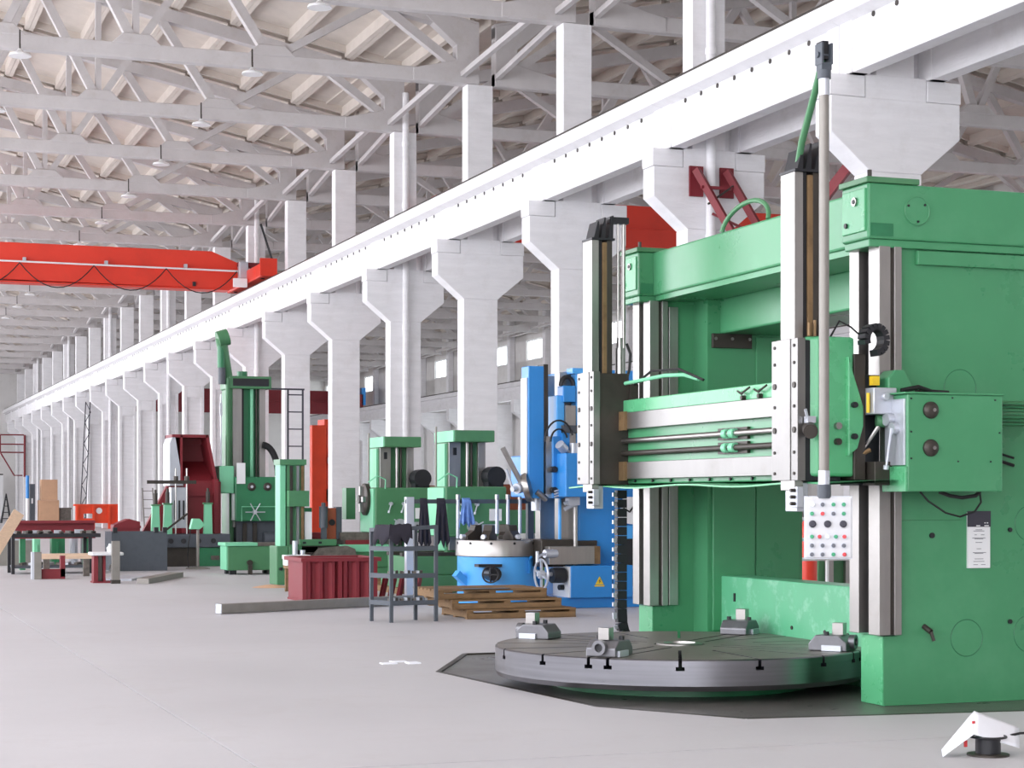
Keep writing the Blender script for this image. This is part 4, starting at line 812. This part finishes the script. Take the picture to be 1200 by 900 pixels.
P('lower_body', G().box(8.05, 44.5, .76, 8.9, 45.6, 2.0), cred, E_, bev=.02); P('body_flange', G().box(8.7, 44.3, .76, 8.8, 45.6, 2.06).box(8.0, 44.4, 1.66, 8.8, 44.6, 1.72), cred, E_)
P('body_skirt', G().prism([(7.1, .76), (8.05, .76), (8.05, 2.0), (7.75, 2.0)], 'y', 45.0, 45.2), cred, E_)
P('silver_fixture', G().box(7.66, 44.2, .9, 8.02, 44.5, 1.86), silver, E_)
for x in (7.73, 7.83, 7.93): P('fixture_slot', G().box(x, 44.18, 1.1, x + .04, 44.21, 1.55), black, E_)
def clamp(x, z1, label):
    t = T('clamp_post', label, 'clamp', (x, 44.05, .763), None)
    P('post_body', G().prism([(x - .1, .763), (x + .1, .763), (x + .08, z1), (x - .08, z1)], 'y', 44.0, 44.15), mint, t); P('post_top', G().box(x - .11, 43.98, z1, x + .11, 44.17, z1 + .04), greend, t)
    P('post_screw', G().cyl((x, 44.07, z1 + .04), (x, 44.07, z1 + .3), .05, n=12).cyl((x, 44.07, z1 + .3), (x, 44.07, z1 + .38), .03, n=10), dsteel, t)
clamp(7.27, 1.42, 'mint green clamp post at the left end of the black bed'); clamp(7.55, 1.45, 'mint green clamp post below the silver fixture bar'); clamp(8.5, 1.46, 'mint green clamp post at the right before the red body')
o = T('clamp_bar', 'dark flat clamp bar with two threaded rods across the silver fixture', 'bar', (7.8, 44.0, .76)); P('flat_bar', G().box(7.05, 43.915, 1.94, 8.2, 43.955, 2.02), dsteel, o)
for x in (7.72, 7.98): P('threaded_rod', G().cyl((x, 43.935, .765), (x, 43.935, 2.3), .018, n=8), steel, o); P('rod_nut', G().cyl((x, 43.935, 2.02), (x, 43.935, 2.12), .06, n=6), dsteel, o)
o = T('control_pedestal', 'green control head on a thin grey pedestal with round foot', 'control stand', (7.92, 42.4, 0))
P('pedestal_post', G().cyl((7.95, 42.4, .03), (7.95, 42.4, .9), .035, n=12), pipe, o); P('pedestal_foot', G().lathe((7.95, 42.4, 0), (0, 0, 1), [(.28, 0), (.26, .03), (.05, .05)], 22), pipe, o)
P('control_head', G().prism([(7.76, .9), (7.98, .9), (8.1, 1.0), (7.98, 1.14), (7.82, 1.14)], 'y', 42.3, 42.5), mint, o, bev=.01); P('pedestal_cable', G().tube([(7.8, 42.4, .95), (7.74, 42.4, .6), (7.72, 42.4, .3), (7.74, 42.4, .02)], .014, 6), rubber, o)
o = T('steel_bar', 'long slanted dark rod leaning on the black bed', 'bar', (7.3, 43.7, 0)); P('rod', G().cyl((6.9, 43.3, .5), (7.95, 43.7, 1.24), .025, n=8).cyl((6.9, 43.3, .5), (6.9, 43.3, 0), .02, n=8), dsteel, o)

# ------------------------------------------------------------------ slate box, table, posts and planks on the left
o = T('slate_bin', 'dark slate grey steel box open on top', 'bin', (6.5, 42, 0))
P('bin_front', G().box(5.92, 41.7, .0, 7.14, 41.74, .86), slate, o); P('bin_back', G().box(5.92, 42.7, .0, 7.14, 42.74, .86), slate, o); P('bin_side', G().box(5.92, 41.74, 0, 5.96, 42.7, .86), slate, o); P('bin_side', G().box(7.1, 41.74, 0, 7.14, 42.7, .86), slate, o); P('bin_floor', G().box(5.96, 41.74, 0, 7.1, 42.7, .05), slate, o)
for x in (5.95, 6.85, 7.04): P('bin_lug', G().box(x, 41.66, .84, x + .09, 41.8, .96), black, o)
o = T('work_table', 'long black steel work table with scrap on its top and shelf', 'table', (4.6, 41, 0))
P('table_top', G().box(3.7, 40.7, .77, 5.55, 41.7, .85), black, o, bev=.006)
for x, y in ((3.7, 40.72), (5.3, 40.72), (3.7, 41.6), (5.3, 41.6)): P('leg', G().box(x, y, 0, x + .07, y + .07, .77), black, o)
P('lower_shelf', G().box(3.75, 40.75, .12, 5.35, 41.62, .17), slate, o)
for i in range(16):
    x = 3.8 + .225 * (i // 2); y = 40.82 + .4 * (i % 2); r = .05 + random.random() * .035
    q = G().box(x - r, y - r * .6, .851, x + r * 1.3, y + r, .851 + r) if i % 2 else G().cyl((x, y, .851 + r * .5), (x + r * 1.5, y + r, .851 + r * .5), r * .5, n=10)
    p_ = P('metal_part', q, [chip, silver, dsteel, steel][i % 4], origin=(x, y, .851)); tag(p_, 'metal part on the black work table, %s from the left in the %s row' % (ORD[i // 2], ['near', 'back'][i % 2]), 'metal part', 'metal parts on the work table')
for i in range(7):
    x = 3.9 + .19 * i; q = P('steel_offcut', G().bar((x, 40.85, .205), (x + .12, 41.1 + .1 * (i % 3), .215), .07, .05), [chip, silver][i % 2], origin=(x, 41, .171)); tag(q, 'steel offcut on the lower shelf of the black work table, %s from the left' % ORD[i], 'offcut', 'offcuts on the table shelf')
o = T('red_beam', 'dark red steel beam lying behind the work table', 'beam', (4.9, 43.2, .86)); P('beam_web', G().box(3.95, 43.18, .74, 5.75, 43.24, 1.04), cred, o); P('beam_flange', G().box(3.95, 43.05, 1.04, 5.75, 43.4, 1.1).box(3.95, 43.05, .7, 5.75, 43.4, .74), cred, o)
for x in (4.1, 5.5): P('beam_trestle', G().box(x, 43.1, 0, x + .12, 43.35, .7), greenk, o)
for i, (x, w_, z, m, lb) in enumerate(((4.55, .14, .66, mint, 'mint green steel block behind the work table legs'), (4.95, .3, .74, greenk, 'wide green steel block behind the work table'), (5.4, .14, .72, silver, 'grey steel block behind the work table, beside the green one'), (5.65, .16, .72, slate, 'dark blue grey block behind the right end of the work table'))):
    o = T('steel_block', lb, 'block', (x, 44.6, 0)); P('block_body', G().box(x, 44.5, 0, x + w_, 44.9, z), m, o, bev=.01); P('block_rib', G().box(x + w_ * .4, 44.46, 0, x + w_ * .55, 44.5, z * .8), m, o); P('block_foot', G().box(x - .03, 44.44, 0, x + w_ + .03, 44.95, .05), m, o)
o = T('grey_cabinet', 'low grey cabinet left of the mint block behind the table', 'cabinet', (4.3, 46.3, 0)); P('cabinet_body', G().box(3.9, 46, 0, 4.66, 46.8, .72), pipe, o, bev=.01); P('cabinet_lid', G().box(3.88, 45.98, .6, 4.68, 46.82, .74), silver, o)
o = T('pale_plank', 'pale wooden plank leaning on the left end of the work table', 'plank', (3.5, 39.8, 0)); P('board', G().bar((2.95, 39.3, .02), (3.84, 40.62, 1.3), .24, .04, (0, 1, 0)), plankw, o)
o = T('steel_post', 'upright grey steel post in front of the work table', 'post', (3.96, 38.05, 0)); P('post_plate', G().box(3.89, 38, 0, 4.03, 38.1, .54), pipe, o, bev=.005); P('post_side', G().box(3.84, 38.0, 0, 3.89, 38.2, .54), silver, o)
o = T('wooden_beam', 'long pale wooden beam lying behind the grey post', 'beam', (4.5, 39.6, .46)); P('timber', G().box(3.98, 39.2, .36, 5.2, 39.34, .47), plankw, o); P('timber_support', G().box(4.2, 39.2, 0, 4.32, 39.34, .36), chip, o); P('timber_support', G().box(5.0, 39.2, 0, 5.12, 39.34, .36), chip, o)
o = T('red_channel', 'short dark red steel channel with raised end beside the grey post', 'channel', (4.25, 38.2, 0)); P('channel_web', G().box(4.03, 38.1, 0, 4.5, 38.3, .04), cred, o); P('channel_side', G().box(4.03, 38.1, .04, 4.5, 38.13, .2), cred, o); P('channel_end', G().box(4.41, 38.1, .04, 4.5, 38.3, .46), cred, o)
o = T('steel_post', 'upright grey steel post on a dark foot holding a white tray', 'post', (5.14, 35.65, 0)); P('post_plate', G().box(5.06, 35.6, 0, 5.21, 35.68, .8), pipe, o, bev=.004); P('post_foot', G().box(5.05, 35.58, 0, 5.22, 35.72, .07), dsteel, o)
o = T('drip_tray', 'white metal tray on a dark red stand behind the post with the dark foot', 'tray', (5.0, 36, 0)); P('tray_top', G().box(4.72, 35.85, .52, 5.32, 36.4, .58), pwhite, o, bev=.02); P('tray_stand', G().box(4.78, 36, .03, 4.86, 36.3, .52).box(4.96, 36, .03, 5.0, 36.3, .52), cred, o); P('tray_base', G().box(4.76, 35.95, 0, 5.2, 36.35, .03), cred, o); P('stand_back', G().box(4.84, 36.2, .03, 4.98, 36.28, .52), pipe, o)
q = P('oil_jug', G().lathe((5.1, 36.1, .58), (0, 0, 1), [(.06, 0), (.07, .08), (.03, .13), (.03, .16)], 14), pwhite, origin=(5.1, 36.1, .58)); tag(q, 'small white jug standing on the white tray', 'jug')
q = P('steel_plate', G().prism([(5.5, 35.45), (5.7, 35.3), (6.85, 38.1), (6.6, 38.3)], 'z', 0, .1), pipe, origin=(6.1, 36.8, 0), bev=.005); tag(q, 'long grey steel plate lying on the floor before the slate box', 'plate')
q = P('steel_plate', G().prism([(5.0, 36.9), (5.6, 36.7), (6.2, 38.2), (5.6, 38.4)], 'z', 0, .04), silver, origin=(5.6, 37.6, 0)); tag(q, 'thin pale steel plate on the floor left of the long grey one', 'plate')
for i, x in enumerate((5.5, 5.85)): q = P('pipe_ring', G().lathe((x, 40.9, .1), (.3, 1, 0), [(.1, 0), (.1, .09), (.07, .09), (.07, 0)], 18, False), steel, origin=(x, 40.9, 0)); tag(q, ['steel ring on the floor before the slate box, nearer the table', 'steel ring on the floor before the slate box, farther from the table'][i], 'ring')
o = T('dark_red_box', 'dark red box between the work table and the green clamp posts', 'box', (6.7, 44.4, 0)); P('box_body', G().prism([(6.35, .0), (6.95, 0), (6.95, 1.05), (6.7, 1.12), (6.35, .98)], 'y', 44.3, 44.9), cred, o); P('box_rim', G().box(6.33, 44.28, .9, 6.97, 44.32, .96), cred, o)

# ------------------------------------------------------------------ red crate, beam, rack, pallets
o = T('corrugated_crate', 'dark red corrugated steel crate beside the grey shelf rack', 'crate', (7.5, 28.6, 0))
pts = []; x = 6.95
while x < 8.12: pts += [(x, 28.36), (x + .05, 28.3), (x + .1, 28.3), (x + .145, 28.36)]; x += .195
w0 = P('crate_wall', G().prism(pts + [(8.15, 28.4), (6.95, 28.4)], 'z', .02, .62), cred, o)
P('crate_wall', G().prism([(a, 57.7 - b) for a, b in pts] + [(8.15, 29.3), (6.95, 29.3)], 'z', .02, .62), cred, o)
for xx_ in (6.95, 8.11): P('crate_side', G().box(xx_, 28.4, .02, xx_ + .04, 29.3, .62), cred, o)
P('crate_rim', G().box(6.9, 28.27, .62, 8.18, 28.42, .68).box(6.9, 29.28, .62, 8.18, 29.43, .68).box(6.9, 28.42, .62, 7.0, 29.28, .68).box(8.08, 28.42, .62, 8.18, 29.28, .68), cred, o); P('crate_floor', G().box(6.93, 28.38, 0, 8.15, 29.32, .03), cred, o)
for i in range(3): P('crate_post', G().box(6.92 + .57 * i, 28.275, 0, 6.98 + .57 * i, 28.31, .62), cred, o)
o = T('red_scrap', 'dark red bent sheets on the floor behind the shelf rack', 'scrap', (8.4, 28.6, 0))
for i in range(5): P('bent_sheet', G().bar((8.25 + .14 * i, 28.5, 0.02), (8.35 + .14 * i, 28.6, .34), .05, .1), cred, o)
o = T('steel_beam', 'long pale grey box beam lying on the floor before the red crate', 'beam', (6.8, 26.4, 0)); b0 = Vector((5.12, 25.75, .075)); b1_ = Vector((8.5, 27.15, .075)); P('beam_tube', G().bar(b0, b1_, .14, .13), pipe, o, bev=.01); P('beam_end', G().bar(b0 - (b1_ - b0) * .002, b0, .142, .132), silver, o)
o = T('wooden_stool', 'small brown wooden stool between the green support and red crate', 'stool', (7.7, 31.5, 0)); P('stool_seat', G().box(7.42, 31.3, .4, 7.85, 31.7, .45), wood, o)
for x, y in ((7.44, 31.32), (7.76, 31.32), (7.44, 31.62), (7.76, 31.62)): P('leg', G().box(x, y, 0, x + .06, y + .06, .4), wood, o)
P('stool_rail', G().box(7.44, 31.33, .15, 7.82, 31.36, .2), wood, o)
o = T('white_box', 'small white box on the wooden stool', 'box', (7.6, 31.5, .45)); P('carton', G().box(7.4, 31.35, .45, 7.8, 31.65, .62), pwhite, o, bev=.01); P('carton_lid', G().box(7.39, 31.34, .56, 7.81, 31.66, .63), pwhite, o)
o = T('sawdust_mat', 'tan patch of sawdust at the foot of the green support', 'sawdust', (7.5, 33.2, 0)); P('sawdust', G().lathe((7.55, 33.2, 0), (0, 0, 1), [(.35, 0), (.25, .02), (.1, .045), (.02, .05)], 18), card, o)
o = T('shelf_rack', 'tall dark grey steel angle rack with three shelves beside the pallets', 'shelf', (7.1, 23.5, 0))
for x, y, z in ((6.68, 23.6, 1.2), (6.83, 23.2, 1.2), (7.28, 23.6, 1.22), (7.45, 23.25, 1.25)): P('post', G().box(x, y, 0, x + .045, y + .045, z), slate, o)
for z in (.25, .6, .95): 
    s_ = P('shelf', G().prism([(6.68, 23.63), (6.84, 23.21), (7.48, 23.26), (7.31, 23.65)], 'z', z, z + .012), slate, o); P('shelf_lip', G().bar((6.84, 23.2, z), (7.48, 23.25, z), .02, .06).bar((6.68, 23.63, z), (6.84, 23.21, z), .02, .06), slate, s_)
P('top_rail', G().bar((6.84, 23.22, 1.2), (7.48, 23.27, 1.23), .04, .05).bar((6.69, 23.62, 1.19), (6.84, 23.22, 1.2), .04, .05).bar((6.69, 23.62, 1.19), (7.31, 23.64, 1.21), .04, .05), slate, o)
for zi, z in enumerate((.262, .612)):
    for i in range(9):
        x = 6.86 + .055 * i; q = P('machine_tool', G().bar((x, 23.3 + .03 * (i % 3), z + .026), (x + .04, 23.5, z + .026), .035, .03 + .008 * (i % 3)), [chip, silver, dsteel][i % 3], origin=(x, 23.4, z)); tag(q, 'small steel tool on the %s rack shelf, %s from the left' % (['lowest', 'middle'][zi], ORD[i]), 'tool', ['tools on the lowest rack shelf', 'tools on the middle rack shelf'][zi])
g = G(); nx = 14
for i in range(nx):
    f = i / (nx - 1)
    if f < .45: c_ = Vector((6.74, 23.487, 1.194)).lerp(Vector((6.84, 23.22, 1.2)), f / .45); n_ = Vector((.936, .351, 0))
    else: c_ = Vector((6.84, 23.22, 1.2)).lerp(Vector((7.12, 23.243, 1.213)), (f - .45) / .55); n_ = Vector((-.08, 1, 0))
    if .38 < f < .5: n_ = Vector((.5, .8, 0)).normalized()
    for j, (dn, dz) in enumerate(((-.075, -.16), (-.065, -.05), (-.03, .06), (.03, .06), (.065, -.06), (.075, -.13))):
        g.v.append(c_ + n_ * (dn * (1.25 if .38 < f < .5 else 1)) + Vector((0, 0, dz * (1 + (.35 * math.sin(i * 1.9) if dz < 0 else .15 * math.sin(i * 2.3)) ))))
for i in range(nx - 1):
    for j in range(5): g.f.append([i * 6 + j, (i + 1) * 6 + j, (i + 1) * 6 + j + 1, i * 6 + j + 1]); g.s.append(True)
q = P('rag', g, clothk, origin=(6.9, 23.2, 1.2)); q.modifiers.new('thick', 'SOLIDIFY').thickness = .008; tag(q, 'dark crumpled cloth draped over the top of the shelf rack', 'cloth')

def pallet(x0, y0, z0, label, wd=1.55, dp=1.1):
    t = T('wooden_pallet', label, 'pallet', (x0, y0, z0), 'wooden pallets in a stack')
    for i in range(7): P('deck_board', G().box(x0, y0 + i * (dp - .12) / 6, z0 + .105, x0 + wd, y0 + .12 + i * (dp - .12) / 6, z0 + .127 + .003 * (i % 2)), wood, t)
    for i in range(3): P('stringer', G().box(x0 + i * (wd - .09) / 2, y0 + .01, z0 + .02, x0 + .09 + i * (wd - .09) / 2, y0 + dp - .01, z0 + .105), wood, t)
    for y in (y0, y0 + dp / 2 - .05, y0 + dp - .1): P('bottom_board', G().box(x0, y, z0, x0 + wd, y + .1, z0 + .02), wood, t)
    P('front_board', G().box(x0 + .02, y0 - .016, z0 + .015, x0 + wd - .02, y0, z0 + .075), wood, t)
pallet(7.98, 23.5, .0, 'brown wooden pallet lowest of the stack before the blue lathe'); pallet(7.78, 23.52, .131, 'brown wooden pallet in the middle of the stack before the blue lathe'); pallet(7.6, 23.6, .262, 'brown wooden pallet on top of the stack before the blue lathe')
q = P('rubber_strip', G().box(7.95, 23.55, .393, 8.6, 23.75, .4), slate, origin=(8.2, 23.6, .393)); tag(q, 'flat dark strip lying on the top pallet', 'strip')

# ------------------------------------------------------------------ paper on a stub in the foreground
o = T('floor_spool', 'short black round stub with flange on the floor under white paper', 'stub', (6.8, 9.95, 0)); P('stub_flange', G().lathe((6.8, 9.95, 0), (0, 0, 1), [(.13, 0), (.13, .012), (.085, .016)], 28), dsteel, o); P('stub_body', G().cyl((6.8, 9.95, .012), (6.8, 9.95, .115), .078, n=24), black, o); P('stub_rim', G().ring((6.8, 9.95, .118), (0, 0, 1), .11, .008), black, o)
P('stub_cable', G().tube([(6.9, 9.95, .11), (7.05, 9.97, .125), (7.3, 10.0, .12), (7.8, 10.05, .03), (8.4, 10.1, .012)], .008, 6), rubber, o)
def sheet(pts, label):
    g = G(); n = 8
    A, Bq, C_, Dq = [Vector(p) for p in pts]
    for i in range(n + 1):
        for j in range(n + 1):
            u, v = i / n, j / n; p = (A * (1 - u) + Bq * u) * (1 - v) + (Dq * (1 - u) + C_ * u) * v; p.z += .01 * math.sin(math.pi * v) * math.sin(math.pi * u); g.v.append(p)
    for i in range(n):
        for j in range(n): a = i * (n + 1) + j; g.f.append([a, a + n + 1, a + n + 2, a + 1]); g.s.append(True)
    q = P('paper_sheet', g, paper, origin=pts[1]); q.modifiers.new('thick', 'SOLIDIFY').thickness = .003; tag(q, label, 'paper'); return q
p1 = sheet([(6.55, 10.08, .03), (6.77, 10.06, .262), (6.66, 9.9, .14), (6.48, 9.96, .004)], 'white paper sheet slanting from the black stub down to the floor')
P('paper_print', G().box(6.63, 9.95, .06, 6.65, 9.96, .1), btnr, p1)
p2 = sheet([(6.66, 9.9, .143), (6.77, 10.06, .265), (7.09, 10.04, .15), (6.98, 9.88, .045)], 'white paper sheet draped over the black floor stub')
P('paper_seal', G().box(6.7, 9.97, .2, 6.72, 9.975, .215), btnr, p2)
q = P('white_flakes', G().box(5.3, 17.35, 0, 5.42, 17.5, .012).box(5.05, 17.4, 0, 5.2, 17.52, .01).box(5.2, 17.6, 0, 5.35, 17.7, .008), paper, origin=(5.25, 17.5, 0)); tag(q, 'white paper scraps on the floor left of the pit', 'scraps'); q['kind'] = 'stuff'

# ------------------------------------------------------------------ far things
o = T('orange_frame', 'orange red steel frame with a round hole far down the nave', 'frame', (13.4, 100, 0))
P('frame_panel', G().box(12.35, 100, .3, 12.75, 100.2, 1.2).box(13.25, 100, .3, 14.55, 100.2, 1.2).box(12.75, 100, .8, 13.25, 100.2, 1.2).box(12.75, 100, .3, 13.25, 100.2, .55), orange, o); P('frame_rim', G().box(12.25, 99.9, 1.2, 14.65, 100.3, 1.3), orange, o)
for x in (12.35, 13.2, 14.0, 14.45): P('frame_rib', G().box(x, 99.85, 0, x + .12, 100, 1.2), orange, o)
P('frame_hole', G().cyl((13.55, 99.99, .95), (13.55, 99.97, .95), .16, n=18), pwhite, o); P('frame_leg', G().box(14.1, 100, 0, 14.5, 100.2, .3), orange, o); P('frame_leg', G().box(12.35, 100, 0, 12.75, 100.2, .3), orange, o)
o = T('orange_frame', 'tall orange red machine frame behind the columns near the boring mill', 'frame', (15.9, 62, 0)); P('frame_tower', G().box(15.0, 60, 0, 15.5, 61, 4.0), orange, o, bev=.03); P('frame_body', G().box(15.5, 60.2, 0, 16.2, 61, 3.2).box(15.45, 60.1, 3.0, 16.2, 61, 4.2), orange, o)
P('frame_shaft', G().cyl((15.55, 60.0, 2.85), (16.1, 60.0, 2.85), .12, n=14), silver, o); P('frame_valve', G().box(15.55, 59.9, 1.5, 15.95, 60.2, 1.9), dsteel, o)
for z0, z1, x0, x1, lb in ((0, 1.5, 11.5, 12.63, 'large brown cardboard box at the bottom of the far stack'), (1.505, 2.67, 11.63, 12.54, 'brown cardboard box on top of the far stack')):
    o = T('cardboard_box', lb, 'box', (12, 110, z0)); P('carton', G().box(x0, 109.8, z0, x1, 110.7, z1), card, o, bev=.02); P('carton_flap', G().box(x0 + .1, 109.77, z1 - .12, x1 - .1, 109.8, z1 - .02), card, o)
o = T('dark_crate', 'dark brown crate right of the cardboard boxes', 'crate', (13.0, 110.2, 0)); P('crate_body', G().box(12.7, 110, 0, 13.32, 110.6, 1.04), chip, o); P('crate_lid', G().box(12.67, 109.97, .96, 13.35, 110.63, 1.06), chip, o)
o = T('grey_cabinet', 'tall dark grey cabinet left of the cardboard boxes', 'cabinet', (11.2, 110.2, 0)); P('cabinet_body', G().box(11.02, 110, 0, 11.3, 110.5, 2.42), slate, o); P('cabinet_label', G().box(11.1, 109.98, 1.3, 11.18, 110, 1.6), pwhite, o)
o = T('marker_pole', 'blue and white marker pole before the far columns', 'pole', (10.88, 110, 0)); P('pole_base', G().cyl((10.88, 110, 0), (10.88, 110, 1.6), .1, n=10), pwhite, o); P('pole_top', G().cyl((10.88, 110, 1.6), (10.88, 110, 2.9), .1, n=10), blue, o)
o = T('folding_ladder', 'small black folding ladder at the far end of the nave', 'ladder', (10.9, 125, 0))
for x in (10.75, 11.35): P('ladder_leg', G().bar((x, 125, 0), (11.05, 125.2, 1.9), .06, .06), black, o); P('ladder_leg', G().bar((x, 125.8, 0), (11.05, 125.3, 1.9), .06, .06), black, o)
for i in range(4): P('ladder_step', G().bar((10.82 + .05 * i, 125, .4 * i + .3), (11.28 - .05 * i, 125, .4 * i + .3), .05, .05), black, o)
o = T('lattice_mast', 'leaning black lattice mast against the far columns', 'mast', (13.7, 106.5, 0)); a0, a1 = Vector((13.35, 106.4, 0)), Vector((13.75, 106.9, 7.0))
for dx in (0, .3): P('mast_chord', G().bar(a0 + Vector((dx, 0, 0)), a1 + Vector((dx * .8, 0, 0)), .05, .05), ink, o)
for i in range(12): p = a0 + (a1 - a0) * (i / 12); q_ = a0 + (a1 - a0) * ((i + 1) / 12); P('mast_lacing', G().bar(p + Vector((.3 if i % 2 else 0, 0, 0)), q_ + Vector((0 if i % 2 else .29, 0, 0)), .035, .035), ink, o)
o = T('red_platform', 'thin red pipe platform frame on the far column', 'platform', (13, 143.1, 3.4))
P('platform_rail', G().tube([(12.2, 143.1, 6.3), (13.9, 143.1, 6.3)], .05).tube([(12.2, 143.1, 5.6), (13.9, 143.1, 5.6)], .05).tube([(12.2, 143.1, 5.0), (13.9, 143.1, 5.0)], .05), cred, o); P('platform_post', G().tube([(12.2, 143.1, 5.0), (12.2, 143.1, 6.3)], .05).tube([(13.95, 143.1, 3.2), (13.95, 143.1, 6.3)], .08), cred, o); P('platform_strut', G().tube([(12.2, 143.1, 5.0), (13.2, 143.1, 3.3), (13.8, 143.1, 3.3)], .05), cred, o)
o = T('steel_ladder', 'small grey ladder standing by the far columns left of the red casting', 'ladder', (13.35, 82.6, 0))
for x in (13.1, 13.55): P('ladder_rail', G().bar((x, 82.2, 0), (x, 82.9, 2.05), .05, .05), pipe, o)
for i in range(5): P('rung', G().bar((13.1, 82.33 + .13 * i, .4 + .38 * i), (13.55, 82.33 + .13 * i, .4 + .38 * i), .035, .035), pipe, o)
o = T('leaning_board', 'large white board standing at the far end of the nave', 'panel', (12, 150, 0)); P('panel_sheet', G().box(10.9, 150, 0, 13.0, 150.2, 3.4), pwhite, o); P('panel_edge', G().box(10.9, 149.95, 3.4, 13.0, 150.25, 3.5), dsteel, o)
o = T('pipe_handrail', 'white pipe handrail seen through the mill behind the pendant', 'handrail', (11.5, 20.3, 0))
for z in (1.35, 1.1, .86): P('rail_pipe', G().cyl((11.05, 20.2, z), (11.95, 20.2, z), .022, n=8), pwhite, o)
for x in (11.12, 11.5, 11.86): P('rail_post', G().cyl((x, 20.2, 0), (x, 20.2, 1.5), .022, n=8), pwhite, o)
o = T('red_cylinder', 'red gas cylinder behind the white handrail', 'gas cylinder', (11.68, 21, 0)); P('bottle', G().lathe((11.68, 21, 0), (0, 0, 1), [(.11, 0), (.115, .03), (.115, 1.2), (.06, 1.32), (.03, 1.34)], 20), red, o); P('valve', G().cyl((11.68, 21, 1.34), (11.68, 21, 1.42), .025, n=10), brown, o)
o = T('green_machine', 'small green machine with pale ways behind the white handrail', 'machine', (12.5, 21.6, 0)); P('machine_body', G().box(12.1, 21.5, 0, 12.85, 22.2, 1.15), greend, o, bev=.02); P('machine_way', G().box(12.2, 21.44, .4, 12.3, 21.5, 1.1).box(12.48, 21.44, .4, 12.56, 21.5, 1.1), steelb, o); P('machine_top', G().box(12.05, 21.4, 1.15, 12.9, 22.25, 1.25), greenk, o)
